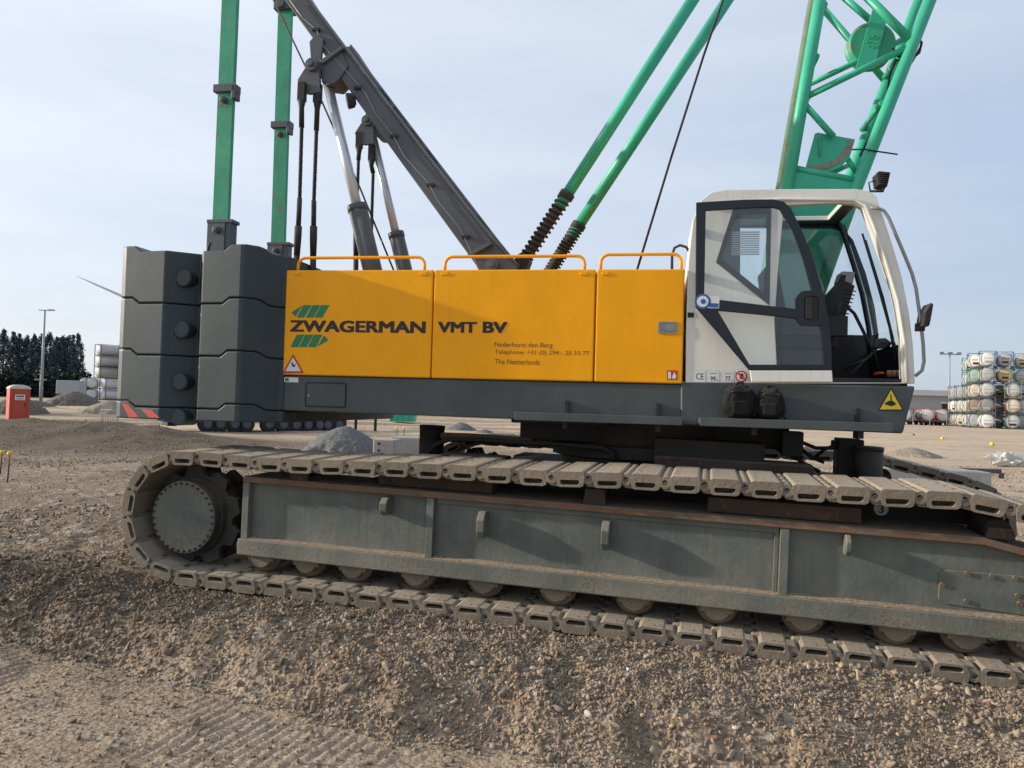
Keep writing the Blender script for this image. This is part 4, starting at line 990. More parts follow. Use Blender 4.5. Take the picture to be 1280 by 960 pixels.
# stowed jacks (black upright cylinders) and their arms, pipes and hoses
def jack(x, y0, y1, rpx, w):
    a = UP(x, y0, w); b = UP(x, y1, w); dep = (U @ a).y; r = rpx*dep/F
    m = MB(); m.tube([(a.x, w, a.z), (a.x, w, b.z-.2)], r, 28); m.tube([(a.x, w, a.z-.02), (a.x, w, a.z+.012)], r*1.03, 28); return upart(m, 'stowed_jack', dark)
jack(540.5, 533.5, 570, 15.5, 1.5); jack(1086.5, 560, 602, 16.5, 1.35)
m = MB(); a = UP(1047, 548, 1.5); b = UP(1077, 600, 1.5); m.box(a.x, b.x, 1.45, 1.7, b.z-.2, a.z); m.box(a.x-.04, b.x, 1.5, 1.6, a.z-.09, a.z-.02); upart(m, 'jack_housing', dark, bevel=.01)
m = MB(); a = UP(552, 566, 1.1); b = UP(632, 577, 1.1); m.box(a.x, b.x, 1.05, 1.3, b.z-.15, a.z+.0); upart(m, 'hose_guard', brown, bevel=.01)
m = MB(); a = UP(895, 575, 1.0); b = UP(1017, 595, 1.0); m.box(a.x-.5, b.x, .98, 1.2, b.z-.12, UP(950, 578, 1.0).z); upart(m, 'deck_beam', brown, bevel=.01)
m = MB()
for k, w in enumerate((1.35, 1.42, 1.5)):
    m.tube([UP(x, y+k*1.5, w) for x, y in ((552, 545), (585, 546), (620, 548), (665, 552))], .028 if k else .035, 10)
upart(m, 'hydraulic_hose', rusty)
m = MB(); m.tube([UP(x, y, 1.15) for x, y in ((534, 568), (545, 556), (560, 549.5), (600, 550), (640, 553), (700, 556), (752, 560), (765, 566), (768, 580))], .022, 10); upart(m, 'hydraulic_hose', black)
m = MB(); m.tube([UP(x, y, 1.25) for x, y in ((655, 556), (700, 559), (745, 561))], .014, 8); upart(m, 'hydraulic_pipe', bare)
m = MB()
for pts in (((985, 545), (1000, 552), (1020, 560), (1040, 560), (1050, 554)), ((985, 548), (1000, 560), (1015, 572), (1030, 578)), ((1018, 572), (1030, 562), (1045, 556), (1052, 560)), ((970, 560), (990, 570), (1010, 582), (1025, 590))):
    m.tube([UP(x, y, 1.5) for x, y in pts], .016, 8)
upart(m, 'hydraulic_hose', black)
m = MB(); a = UP(985, 548, 1.35); m.box(a.x-.05, a.x+.12, 1.3, 1.5, a.z-.15, a.z+.06); m.box(a.x-1.1, a.x-.2, 1.1, 1.4, a.z-.3, a.z-.05); upart(m, 'valve_block', dark, bevel=.008)
# number plate 3 on the inside of the frame
a = UP(1060, 622, .62); b = UP(1190, 660, .62)
m = MB(); m.box(a.x-.1, b.x+.25, .66, .70, fzt+.01, 1.06); npz = upart(m, 'side_plate', dark)
c = UP(1101.5, 636, .655)
MB().prism(arc(c.x, c.z, .050, 0, 345, 24), .6545, .6585).build('number_disc', stickw, npz, U)
txt('3', (1098.5, 630.5), (1104.5, 641.5), stickk, npz, .653, .01, 'number_text', lambda x, y, w: UP(x, y, .655), U)
txt('L_:..', (1111, 631), (1127, 643), bare, npz, .655, .0, 'faded_marking', UP, U) if False else None

# ================================================================== BAGS on the step
def bag(px0, px1, py0, label, seed, rz):
    w0 = -.225; a = BP(px0, 520, w0); b = BP(px1, 520, w0); top = BP((px0+px1)/2, py0, w0).z
    wd = b.x-a.x; ht = top-stz-.008
    base = B @ Vector(((a.x+b.x)/2, -.115, stz+.006))
    t = thing('backpack', label, 'bag', base, -R(10.4)+rz, 'black bags left on the cab step')
    FRm = fr(t)
    random.seed(seed)
    bm = bmesh.new(); bmesh.ops.create_icosphere(bm, subdivisions=4, radius=1)
    for v in bm.verts:
        p = v.co.copy(); e = .62
        q = Vector((math.copysign(abs(p.x)**e, p.x), math.copysign(abs(p.y)**e, p.y), math.copysign(abs(p.z)**e, p.z)))
        n_ = noise.noise(p*2.2+Vector((seed, 0, 0)))*.16+noise.noise(p*5+Vector((seed, 3, 0)))*.09
        sl = 1-.22*max(0, p.z)
        q = Vector((q.x*wd/2*sl, q.y*.105*sl, (q.z+1)/2*ht*1.0)); q *= 1
        v.co = Vector((q.x*(1+n_), q.y*(1+n_), max(0, q.z*(1+n_*.6))))
    me = bpy.data.meshes.new('bag_body'); bm.to_mesh(me); bm.free(); me.polygons.foreach_set('use_smooth', [True]*len(me.polygons))
    o = link('bag_body', me, fabric, t, FRm)
    m = MB(); m.tube([(-wd*.12, -.02, ht*.93), (-wd*.06, -.02, ht*1.07), (wd*.1, -.02, ht*1.07), (wd*.14, -.02, ht*.92)], .010, 8); m.build('carry_loop', fabric, t, FRm)
    m = MB(); m.tube([(-wd*.36, -.075, ht*.75), (-wd*.2, -.105, ht*.82), (wd*.1, -.108, ht*.80), (wd*.36, -.08, ht*.70)], .005, 6); m.build('zip', stickk, t, FRm)
    m = MB(); m.hull([(x, y, z) for x in (-wd*.28, wd*.22) for y in (-.118, -.08) for z in (ht*.12, ht*.52)]); m.build('front_pocket', fabric, t, FRm, bevel=.02, seg=3)
    m = MB(); m.tube([(wd*.33, -.06, ht*.85), (wd*.46, -.07, ht*.55), (wd*.50, -.06, ht*.2), (wd*.40, -.08, .03), (wd*.52, -.06, .012)], .008, 8); m.build('shoulder_strap', fabric, t, FRm)
    return t
bag(904, 946, 480.5, 'left of the two black bags on the cab step, boxy with a flat pocket', 3, R(6))
bag(947, 983, 485, 'right of the two black bags on the cab step, rounder with a loose strap', 9, R(-5))

# ================================================================== GROUND
def axis(fine0, fine1, step, lo, hi, grow=1.06):
    a = list(np.arange(fine0, fine1, step)); 
    st = step; v = a[-1]
    while v < hi: st *= grow; v += st; a.append(v)
    st = step; v = a[0]; pre = []
    while v > lo: st *= grow; v -= st; pre.append(v)
    return np.array(pre[::-1]+a)
xs = axis(-6.5, 6.0, .020, -5000, 5000, 1.045); ys = axis(3.2, 8.0, .018, -300, 6000, 1.028)
gx, gy = np.meshgrid(xs, ys)
gz = gh(gx.ravel(), gy.ravel())
nx, ny = len(xs), len(ys); print('GROUND', nx, ny)
me = bpy.data.meshes.new('ground')
co = np.stack([gx.ravel(), gy.ravel(), gz], 1).astype(np.float32)
me.vertices.add(nx*ny); me.vertices.foreach_set('co', co.ravel())
ii = (np.arange(ny-1)[:, None]*nx+np.arange(nx-1)[None, :]).ravel()
quads = np.stack([ii, ii+1, ii+nx+1, ii+nx], 1).astype(np.int32)
nf = len(quads); me.loops.add(nf*4); me.loops.foreach_set('vertex_index', quads.ravel())
me.polygons.add(nf); me.polygons.foreach_set('loop_start', np.arange(nf, dtype=np.int32)*4); me.polygons.foreach_set('use_smooth', np.ones(nf, dtype=bool))
me.update(calc_edges=True)
ca = me.attributes.new('ground_zone', 'FLOAT_COLOR', 'POINT')
X, Y = gx.ravel(), gy.ravel()
lm = lower_mask(X, Y)*(1-sstep(5.6, 7.5, Y))
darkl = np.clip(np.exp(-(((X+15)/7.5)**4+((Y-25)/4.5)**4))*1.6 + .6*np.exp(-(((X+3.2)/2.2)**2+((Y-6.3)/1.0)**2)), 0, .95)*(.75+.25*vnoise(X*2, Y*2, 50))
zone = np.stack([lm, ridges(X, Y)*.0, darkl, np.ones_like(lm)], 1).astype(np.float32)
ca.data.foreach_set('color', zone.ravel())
me.materials.append(GROUND); go = bpy.data.objects.new('ground', me); COL.objects.link(go); tag(go, kind='structure')

# ------------------------------------------------------------------ loose stones
def merged(base_list, pos, scale, rot, colr, name, mat, attr):
    """many small copies merged in one mesh; base_list of (verts, faces)"""
    V, Fc, C = [], [], []; off = 0
    which = RNG.integers(0, len(base_list), len(pos))
    for b, (bv, bf) in enumerate(base_list):
        idx = np.where(which == b)[0]
        if not len(idx): continue
        v = bv[None]*scale[idx][:, None, :]
        v = np.einsum('nij,nkj->nki', rot[idx], v)+pos[idx][:, None, :]
        n, k = len(idx), len(bv)
        V.append(v.reshape(-1, 3)); Fc.append((bf[None]+(np.arange(n)*k)[:, None, None]+off).reshape(-1, bf.shape[1]))
        C.append(np.repeat(colr[idx], k, 0)); off += n*k
    V = np.concatenate(V).astype(np.float32); Fc = np.concatenate(Fc).astype(np.int32); C = np.concatenate(C)
    me = bpy.data.meshes.new(name); me.vertices.add(len(V)); me.vertices.foreach_set('co', V.ravel())
    k = Fc.shape[1]; me.loops.add(Fc.size); me.loops.foreach_set('vertex_index', Fc.ravel()); me.polygons.add(len(Fc))
    me.polygons.foreach_set('loop_start', np.arange(len(Fc), dtype=np.int32)*k); me.update(calc_edges=True)
    a = me.attributes.new(attr, 'FLOAT_COLOR', 'POINT'); a.data.foreach_set('color', np.concatenate([C, np.ones((len(C), 1))], 1).astype(np.float32).ravel())
    me.materials.append(mat); return me
def ico(sub, jit, seed):
    bm = bmesh.new(); bmesh.ops.create_icosphere(bm, subdivisions=sub, radius=1); rs = np.random.default_rng(seed)
    v = np.array([x.co[:] for x in bm.verts]); f = np.array([[q.index for q in fc.verts] for fc in bm.faces]); bm.free()
    # crushed-stone look: clip by a few random planes
    for _ in range(9):
        d = rs.normal(size=3); d /= np.linalg.norm(d); t = v@d; lim = rs.uniform(.30, .7); ex = np.clip(t-lim, 0, None); v = v-ex[:, None]*d
    v = v*(1+rs.uniform(-jit, jit, (len(v), 1))); return v, f
def rots(n):
    q = RNG.normal(size=(n, 4)); q /= np.linalg.norm(q, axis=1)[:, None]; w, x, y, z = q.T
    return np.stack([np.stack([1-2*(y*y+z*z), 2*(x*y-z*w), 2*(x*z+y*w)], 1), np.stack([2*(x*y+z*w), 1-2*(x*x+z*z), 2*(y*z-x*w)], 1), np.stack([2*(x*z-y*w), 2*(y*z+x*w), 1-2*(x*x+y*y)], 1)], 1)
PAL = np.array([[.20, .165, .125], [.26, .215, .165], [.31, .265, .21], [.16, .135, .11], [.13, .115, .10], [.24, .19, .14], [.36, .32, .27], [.20, .19, .175], [.28, .25, .21]])*np.array([1.12, 1.0, .87])
def scatter(n, x0, x1, y0, y1, smin, smax, sub, name, dens, squash=.7, bias=1.0):
    x = RNG.uniform(x0, x1, n*3); y = y0*(y1/y0)**RNG.uniform(0, 1, n*3)
    keep = (np.abs(x) < y*.74+.5) & (RNG.uniform(0, 1, n*3) < dens(x, y)); x = x[keep][:n]; y = y[keep][:n]; n = len(x)
    s = smin*(smax/smin)**(RNG.uniform(0, 1, n)**2.2)
    z = gh(x, y)+s*.10
    sc = s[:, None]*np.stack([RNG.uniform(.75, 1.5, n), RNG.uniform(.6, 1.1, n), RNG.uniform(.35, .85, n)], 1)
    c = PAL[RNG.integers(0, len(PAL), n)]*RNG.uniform(.8, 1.2, (n, 1))*.92+np.array([.27, .215, .158])*.17
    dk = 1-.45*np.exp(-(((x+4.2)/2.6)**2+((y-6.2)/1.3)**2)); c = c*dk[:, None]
    wm = RNG.uniform(0, 1, n) < .004; c[wm] = [.5, .48, .44]
    rm = RNG.uniform(0, 1, n) < .006; c[rm] = [.30, .13, .07]
    me = merged([ico(sub, .16 if sub == 1 else .04, k) for k in range(9)], np.stack([x, y, z], 1), sc, rots(n), c, name, STONE, 'stone_colour')
    o = bpy.data.objects.new(name, me); COL.objects.link(o); return o
def d_bank(x, y): return np.clip(sstep(-.16, .02, bank(x, y))*(.35+.9*sstep(.3, .62, vnoise(x*1.7, y*1.7, 71)))+.05, 0, 1)
tag(scatter(66000, -5.5, 5.2, 3.2, 6.6, .008, .028, 1, 'loose_gravel', d_bank), 'loose crushed gravel strewn over the bank in front of the track', 'gravel', kind='stuff')
tag(scatter(5200, -5.5, 5.2, 3.3, 7.2, .018, .046, 2, 'coarse_stones', lambda x, y: np.clip(sstep(-.15, .02, bank(x, y))*(sstep(.40, .75, vnoise(x*1.1+9, y*1.1, 75))+.7*np.exp(-((bank(x, y)-.06)/.14)**2)), 0, 1)*.9+.012), 'bigger broken stones lying among the loose gravel', 'stones', kind='stuff')
tag(scatter(42000, -16, 16, 6.0, 26, .012, .05, 1, 'scattered_stones', lambda x, y: .15+.85*sstep(.4, .65, vnoise(x*.7, y*.7, 73))), 'stones scattered over the yard around and behind the tracks', 'stones', kind='stuff')
tag(scatter(9000, -4.5, 4.5, 3.2, 6.0, .004, .010, 1, 'fine_grit', lambda x, y: lower_mask(x, y)), 'fine grit on the compacted strip at the bottom left', 'grit', kind='stuff')

# ================================================================== BACKGROUND THINGS
def mound(px, pyb, pyt, wpx, label, colr, stretch=1.0, seed=1, group='spoil and gravel heaps on the yard', zoff=0.0, skew=0.0, d=None):
    base = GP(px, pyb, 0.0) if d is None else WP(px, pyb, d)
    z0 = g1(base.x, base.y); h = (pyb-pyt)*base.y/F; rr = wpx/2*base.y/F
    t_loc = Vector((base.x, base.y+rr*stretch*.6, z0-.03*max(1, h)))
    n = 56; vs = []; fs = []
    for i in range(n+1):
        for j in range(n+1):
            u, v = i/n*2-1, j/n*2-1; q = math.hypot(u, v)
            nn = noise.fractal(Vector((u*3+seed, v*3, seed)), 1.0, 2.0, 5)
            e = max(0, 1-q*(1+.15*nn)); z = h*1.08*(1-math.exp(-1.1*e))/(1-math.exp(-1.1))*1.0-h*.05*max(0, .12-q)/.12+h*.05*nn*min(1, e*4)+h*.05*noise.noise(Vector((u*17, v*17, seed)))*min(1, e*5)
            if e <= 0: z = -.08
            vs.append((u*rr*1.15+skew*z, v*rr*1.15*stretch, z))
    for i in range(n):
        for j in range(n): a = i*(n+1)+j; fs.append((a, a+n+1, a+n+2, a+1))
    me = MB().add(vs, fs, True).mesh('gravel_heap'); me.materials.append(colr)
    o = bpy.data.objects.new('gravel_heap', me); COL.objects.link(o); put(o, None, Matrix.Translation(t_loc)); return tag(o, label, 'heap', group)
def heapmat(name, a, b, s=9.0):
    m = bpy.data.materials.new(name); nt = nodes(m); L = nt.links
    out = N(nt, 'ShaderNodeOutputMaterial'); p = N(nt, 'ShaderNodeBsdfPrincipled'); L.new(p.outputs[0], out.inputs[0])
    tc = N(nt, 'ShaderNodeTexCoord'); v = N(nt, 'ShaderNodeTexVoronoi', i_Scale=s*2.2); L.new(tc.outputs['Object'], v.inputs[0])
    n = N(nt, 'ShaderNodeTexNoise', i_Scale=s, i_Detail=8.0, i_Roughness=.7); L.new(tc.outputs['Object'], n.inputs[0])
    sv = N(nt, 'ShaderNodeSeparateColor'); L.new(v.outputs['Color'], sv.inputs[0])
    f = math_(nt, 'ADD', math_(nt, 'MULTIPLY', sv.outputs[0], .5), math_(nt, 'MULTIPLY', n.outputs[0], .5))
    L.new(mixc(nt, ramp(nt, f, .25, .8), (*a, 1), (*b, 1)), p.inputs['Base Color']); p.inputs['Roughness'].default_value = .95
    bb = N(nt, 'ShaderNodeBump'); bb.inputs['Distance'].default_value = .05; bb.inputs['Strength'].default_value = .8; L.new(f, bb.inputs['Height']); L.new(bb.outputs[0], p.inputs['Normal']); return m
hgrey = heapmat('grey_gravel', (.08, .078, .076), (.27, .26, .245), 26.0)
hbrown = heapmat('brown_soil', (.08, .062, .047), (.22, .17, .13), 5.0)
htan = heapmat('tan_soil', (.20, .155, .11), (.38, .31, .23), 9)
mound(424, 566, 536, 92, 'grey gravel heap just behind the rear of the near track', hgrey, 1.0, 3)
mound(576, 541, 531, 34, 'small grey gravel heap seen under the body beside the stowed jack', hgrey, 1, 5)
mound(606, 544, 539, 22, 'tiny heap right of the small grey gravel heap', hgrey, 1, 6)
mound(1150, 571, 559, 62, 'low tan gravel heap right of the cab beyond the far track', htan, 1.0, 8)
mound(78, 507, 488, 60, 'brown soil heap in front of the pole and the tank containers', hbrown, 1.4, 11)
mound(126, 513, 497, 64, 'crumbly tan heap at the left edge of the counterweights', htan, 1.2, 13)
mound(8, 512, 489, 60, 'brown heap behind the red portable toilet', hbrown, 1.2, 17)
mound(34, 508, 500, 40, 'flat heap right of the portable toilet', hbrown, 1.2, 19)
mound(175, 536, 528, 56, 'low rubble heap under the red and white chevrons', htan, .9, 23)
# a second gravel slope seen through the near track
mound(430, 605, 578, 120, 'gravel heap seen through the gap under the top run of the near track', heapmat('bright_gravel', (.26, .24, .20), (.55, .50, .42), 14.0), .7, 29, d=11.5)

# portable toilet
pt = GP(21.5, 527, -.33); s = 42.5*pt.y/F/2.35
t = thing('portable_toilet', 'red portable toilet with a white domed roof and a white sign on its door', 'toilet', (pt.x, pt.y, g1(pt.x, pt.y)-.02), R(42)); FRm = fr(t)
hw = .56
MB().box(-hw, hw, -hw, hw, 0, 2.02).build('cabin', red, t, FRm, bevel=.03)
m = MB(); pl = [(-hw-.04, 1.98)]+arc(0, 1.98, hw+.04, 180, 0, 12)[1:-1]+[(hw+.04, 1.98)]; pl = [(x, 1.98+(z-1.98)*.45) for x, z in pl]; m.prism(pl, -hw-.04, hw+.04); m.build('roof', offw, t, FRm, bevel=.03)
dd = MB().box(-.36, .36, -hw-.02, -hw, .12, 1.85).build('door', red, t, FRm, bevel=.01)
m = MB(); [m.box(x-.02, x+.02, -hw-.035, -hw+.0, .05, 1.95) for x in (-.40, .40)]; m.build('door_frame', chevr, t, FRm)
sg = MB().box(-.27, .27, -hw-.03, -hw-.02, 1.28, 1.62).build('door_sign', stickw, dd, FRm)
m = MB(); m.box(-.22, .22, -hw-.033, -hw-.03, 1.48, 1.56); m.box(-.20, .2, -hw-.033, -hw-.03, 1.34, 1.38); m.build('sign_text', stickk, dd, FRm)
MB().box(.26, .31, -hw-.05, -hw-.02, .9, 1.1).build('handle', black, dd, FRm)

# poplars
def tree(px, ptop, pbase, d, label, seed, wpx=22):
    random.seed(seed); rs = np.random.default_rng(seed)
    base = WP(px, pbase, d); z0 = 0.0; top = WP(px, ptop, d).z; h = top-z0; rw = wpx/2*d/F
    t = thing('poplar_tree', label, 'tree', (base.x, d, z0), 0, 'row of tall dark trees on the left skyline')
    m = MB(); m.tube([(0, 0, 0), (.1, 0, h*.4), (0, .1, h*.9)], [.35, .22, .04], 7)
    for k in range(10):
        a = rs.uniform(0, 6.28); zz = h*rs.uniform(.15, .7); m.tube([(0, 0, zz), (math.cos(a)*rw*.6, math.sin(a)*rw*.6, zz+h*.16)], [.09, .02], 5)
    m.build('trunk', bark, t, fr(t))
    # clumps
    nc = 80; cz = rs.uniform(.07, 1.0, nc)**.9; a = rs.uniform(0, 6.28, nc)
    prof = np.interp(cz, [0, .15, .45, .75, .92, 1], [.55, .95, 1.0, .72, .38, .08])
    rr = rw*prof*np.sqrt(rs.uniform(.1, 1, nc)); cc = np.stack([np.cos(a)*rr, np.sin(a)*rr, cz*h*.97], 1)
    nl_ = 46; pts = (cc[:, None, :]+rs.normal(size=(nc, nl_, 3))*np.array([.42, .42, .85])*(.35+.65*prof)[:, None, None]*rw/2.4).reshape(-1, 3)
    n = len(pts); shade = np.repeat(rs.uniform(.5, 1.25, nc), nl_)*rs.uniform(.7, 1.25, n)
    c = np.array([.10, .145, .145])[None]*shade[:, None]  # bluish distance haze is put into the leaf colour
    quad = (np.array([[-1, -.6, 0], [1, -.6, 0], [1.1, .6, .2], [-.8, .7, -.1]], float), np.array([[0, 1, 2, 3]]))
    s_ = rs.uniform(.10, .24, n)
    me = merged([quad], pts, np.stack([s_, s_, s_], 1), rots(n), c, 'crown', LEAF, 'leaf_colour')
    link('crown', me, LEAF, t, fr(t))
tl = [(-32, 405, 26), (-14, 408, 24), (2, 411, 22), (14, 414, 18), (21.5, 416, 15), (31, 418, 20), (41, 418.5, 18), (50, 416, 20), (59, 415, 20), (68, 420, 16), (75, 418.5, 16), (82, 414.5, 16), (89, 418, 14), (95, 417, 17)]
names = ['cut by the left edge of the photo', 'first at the left edge', 'second from the left edge', 'third from the left edge', 'narrow one above the toilet', 'just right of the toilet roof', 'left of the lamp pole', 'behind the lamp pole, left crown', 'behind the lamp pole, right crown', 'short one right of the lamp pole', 'fifth from the right end of the row', 'tallest near the right end', 'next to last on the right', 'last one at the right end']
for i, (px, py, wd) in enumerate(tl):
    tree(px, py, 488, 205+(i % 3)*5, 'tall dark columnar tree in the skyline row, '+names[i], 100+i, wd)
# dark hedge in front of the trunks
rs = np.random.default_rng(5); n = 9000
hx = rs.uniform(-175, -108, n); hy = rs.uniform(192, 198, n); hz = rs.uniform(0, 1, n)**1.2*(5.2+2.0*vnoise(hx*.25, hx*0, 8))
quad = (np.array([[-1, -.6, 0], [1, -.6, 0], [1.1, .6, .2], [-.8, .7, -.1]], float), np.array([[0, 1, 2, 3]]))
c = np.array([.022, .036, .028])[None]*rs.uniform(.5, 1.3, (n, 1)); s_ = rs.uniform(.25, .5, n)
me = merged([quad], np.stack([hx, hy, hz], 1), np.stack([s_]*3, 1), rots(n), c, 'hedge', LEAF, 'leaf_colour'); o = bpy.data.objects.new('hedge', me); COL.objects.link(o); tag(o, 'dark undergrowth along the foot of the tree row', 'hedge', kind='stuff')

# lamp poles
def pole(px0, py0, px1, py1, d, label, r, head):
    b = WP(px0, py0, d); tp = WP(px1, py1, d); h = tp.z
    t = thing('lamp_pole', label, 'lamp post', (b.x, d, 0), 0, 'tall yard lamp poles'); FRm = fr(t)
    MB().tube([(0, 0, 0), (0, 0, h)], [r, r*.5], 10).build('mast', galv, t, FRm)
    if head:
        m = MB(); m.box(-2.2, 2.2, -.1, .1, h-.1, h+.12); [m.box(x-.5, x+.5, -.3, .3, h-.05, h+.5) for x in (-1.9, 0, 1.9)]; m.build('lamp_head', galv, t, FRm)
    else:
        m = MB(); m.box(-.1, 1.3, -.08, .08, h-.05, h+.08); m.box(-.9, 0, -.08, .08, h-.05, h+.08); m.box(.5, 1.4, -.2, .2, h-.02, h+.16); m.build('lamp_head', galv, t, FRm)
pole(51.5, 492, 57, 388, 115, 'tall grey lamp pole in front of the dark trees on the left', .24, False)
pole(1186, 532, 1189.5, 443, 168, 'tall thin lamp pole with a wide head beside the tank stack on the right', .24, True)
b = WP(50, 490, 116); t = thing('service_mast', 'short thin mast standing just left of the tall lamp pole', 'mast', (b.x, 116, 0)); MB().tube([(0, 0, 0), (0, 0, 4.2)], .1, 8).build('mast', galv, t, fr(t)); MB().box(-.9, .9, -.1, .1, 3.3, 3.5).build('cross_arm', galv, t, fr(t))

# tank containers
def tank_protos():
    L_ = 6.06; W_ = 2.44; H_ = 2.55
    m = MB()
    for y in (0, L_-.0):
        y0 = y if y == 0 else y-.15; y1 = y0+.15
        for x in (-W_/2, W_/2-.13): m.box(x+.02, x+.11, y0, y1, 0, H_)
        m.box(-W_/2, W_/2, y0+.01, y1-.01, 0, .09); m.box(-W_/2, W_/2, y0+.01, y1-.01, H_-.08, H_)
    for x in (-W_/2, W_/2-.1): m.box(x, x+.1, .15, L_-.15, .0, .12); m.box(x, x+.08, .15, L_-.15, H_-.1, H_)
    for x, dx in ((-W_/2+.13, 1), (W_/2-.13, -1)):
        m.tube([(x, .08, .14), (x+dx*.35, .08, .02+.14)], .05, 6)
    fm = m.mesh('frame'); m2 = MB(); r = 1.17
    m2.lathe((0, .06, 1.27), (0, 1, 0), [(0, .25), (.02, .55), (.06, .82), (.13, 1.0), (.22, 1.09), (.34, r), (L_-.46, r), (L_-.34, 1.09), (L_-.2, .95), (L_-.12, .55), (L_-.1, .2)], 36)
    tm = m2.mesh('tank'); tm.polygons.foreach_set('use_smooth', [True]*len(tm.polygons)); return fm, tm
FMESH, TMESH = tank_protos()
_fm = {}
def fmat(c):
    k = tuple(c)
    if k not in _fm: _fm[k] = paint('frame_'+str(len(_fm)), c, .6, .05, .15)
    return _fm[k]
_tm = {}
def tmat(c):
    k = tuple(c)
    if k not in _tm: _tm[k] = paint('tank_'+str(len(_tm)), c, .5, .08, .12, streak=.25)
    return _tm[k]
def meshcopy(me, mat, cache={}):
    k = (me.name, mat.name)
    if k not in cache: q = me.copy(); q.materials.clear(); q.materials.append(mat); cache[k] = q
    return cache[k]
def tank(x, y, z, rz, tc_, fc_, label, group, marks=0):
    t = thing('tank_container', label, 'tank container', (x, y, z), rz, group); FRm = fr(t)
    link('frame', meshcopy(FMESH, fmat(fc_)), None, t, FRm); tk = link('tank', meshcopy(TMESH, tmat(tc_)), None, t, FRm)
    if marks == 1:
        m = MB(); m.box(-.45, .45, -.02 + .02, .06, .62, .95); m.box(-.55, .55, .0, .06, 1.35, 1.42); m.build('placard', stickk if random.random() < .4 else galv, t, FRm)
    if marks == 2:   # dark mark on the long side
        m = MB()
        for k, (y0, h0) in enumerate(((2.3, .34), (2.75, .5), (3.15, .4), (3.55, .5), (3.95, .3))): m.box(-1.24, -1.17, y0, y0+.22, 1.55+.05*(k % 2), 1.55+h0)
        m.build('side_marking', stickk, t, FRm)
    return t
random.seed(3)
cols = [(.62, .60, .55), (.70, .69, .66), (.40, .41, .40), (.58, .52, .40), (.50, .50, .48), (.74, .72, .66), (.25, .24, .23), (.45, .52, .48)]
fcs = [(.04, .05, .09), (.14, .045, .04), (.05, .055, .06), (.05, .11, .085), (.12, .13, .13), (.04, .10, .14)]
# front faces: columns (px, depth, levels, rows bottom->top)
grpR = 'tank containers stacked on the right'
ordn = ['bottom', 'second', 'third', 'fourth', 'top']
def desc_c(c):
    r, g, b_ = c; 
    if r < .3: return 'dark grey'
    if abs(r-g) < .03 and r > .6: return 'white'
    if g > r: return 'pale green'
    if b_ < .45: return 'cream'
    return 'light grey'
colsR = [(1234, 128, 5, 'in the column left of centre of the stack'), (1266, 127, 3, 'in the wide column near the right end'), (1256, 128.5, 5, 'in the column right of the tallest left one'), (1219, 133, 5, 'in the column just behind the left tall one'),
         (1212, 139, 3, 'in the third column from the left end'), (1202, 144, 3, 'in the second column from the left end'), (1193.5, 149, 3, 'in the leftmost column'), (1278, 131, 5, 'in the column cut by the right edge'), (1249, 134, 3, 'in the column squeezed between the front ones'), (1296, 128, 5, 'beyond the right edge')]
special = {(1234, 1): (.25, .24, .22), (1234, 3): (.40, .42, .38), (1256, 3): (.72, .55, .30), (1266, 1): (.66, .58, .44), (1219, 3): (.32, .45, .40), (1219, 0): (.34, .36, .38), (1219, 1): (.30, .22, .17)}
for px, d, n, nm in colsR:
    if px == 1296: continue
    for k in range(n):
        if px == 1256 and k < 3: continue
        b = WP(px, 520, d); c_ = special.get((px, k), random.choice(cols[:6])); f_ = random.choice(fcs)
        if px == 1256 and k == 4: f_ = (.04, .08, .22)
        if px == 1266 and k == 2: f_ = (.20, .28, .18)
        if px == 1278: f_ = (.03, .25, .30)
        tank(b.x, d, k*2.6, R(-29), c_, f_, desc_c(c_)+' tank container, '+ordn[k]+' one '+nm, grpR, 1)
# far-left high tanks in rear row
for px, k in ((1211, 3), (1211, 4)):
    b = WP(px, 520, 152); tank(b.x, 152, k*2.6+(.6 if k == 4 else .3), R(-29), (.6, .62, .58), (.06, .2, .14), 'light tank container peeping out left of the tall stack, '+('upper' if k == 4 else 'lower')+' one', grpR, 1)
for k in range(3):
    b = WP(1211, 520, 152); tank(b.x, 152, k*2.6, R(-29), (.45, .45, .43), (.08, .09, .1), 'grey tank container hidden at the back of the right stack, '+ordn[k]+' level', grpR, 0)
# low row of red-framed tanks on trailers right of the cab
for i, px in enumerate((1132, 1147, 1160, 1167, 1178.5, 1185)):
    b = WP(px, 520, 150); c_ = (.55, .54, .52)
    tank(b.x, 150+(i % 2)*4, .75, R(-24), c_, (.30, .03, .05) if i >= 2 else (.10, .1, .11), ('red' if i >= 2 else 'dark')+' framed tank container in the low row, '+['leftmost, half behind the cab', 'second from the left', 'third from the left', 'fourth from the left', 'fifth from the left', 'last before the tall stack'][i], 'single tank containers on chassis by the warehouse', 0)
    t = thing('container_chassis', 'dark wheeled chassis under the low tank, '+['leftmost', 'second', 'third', 'fourth', 'fifth', 'last'][i]+' in the row', 'trailer', (b.x, 150+(i % 2)*4, 0), R(3), 'chassis under the low tank row'); FRm = fr(t)
    MB().box(-1.1, 1.1, -.1, 6, .55, .74).build('chassis_frame', black, t, FRm)
    [MB().cyl((x, .5, .45), (x+.35, .5, .45), .45, 14).build('wheel', black, t, FRm) for x in (-1.2, .85)]
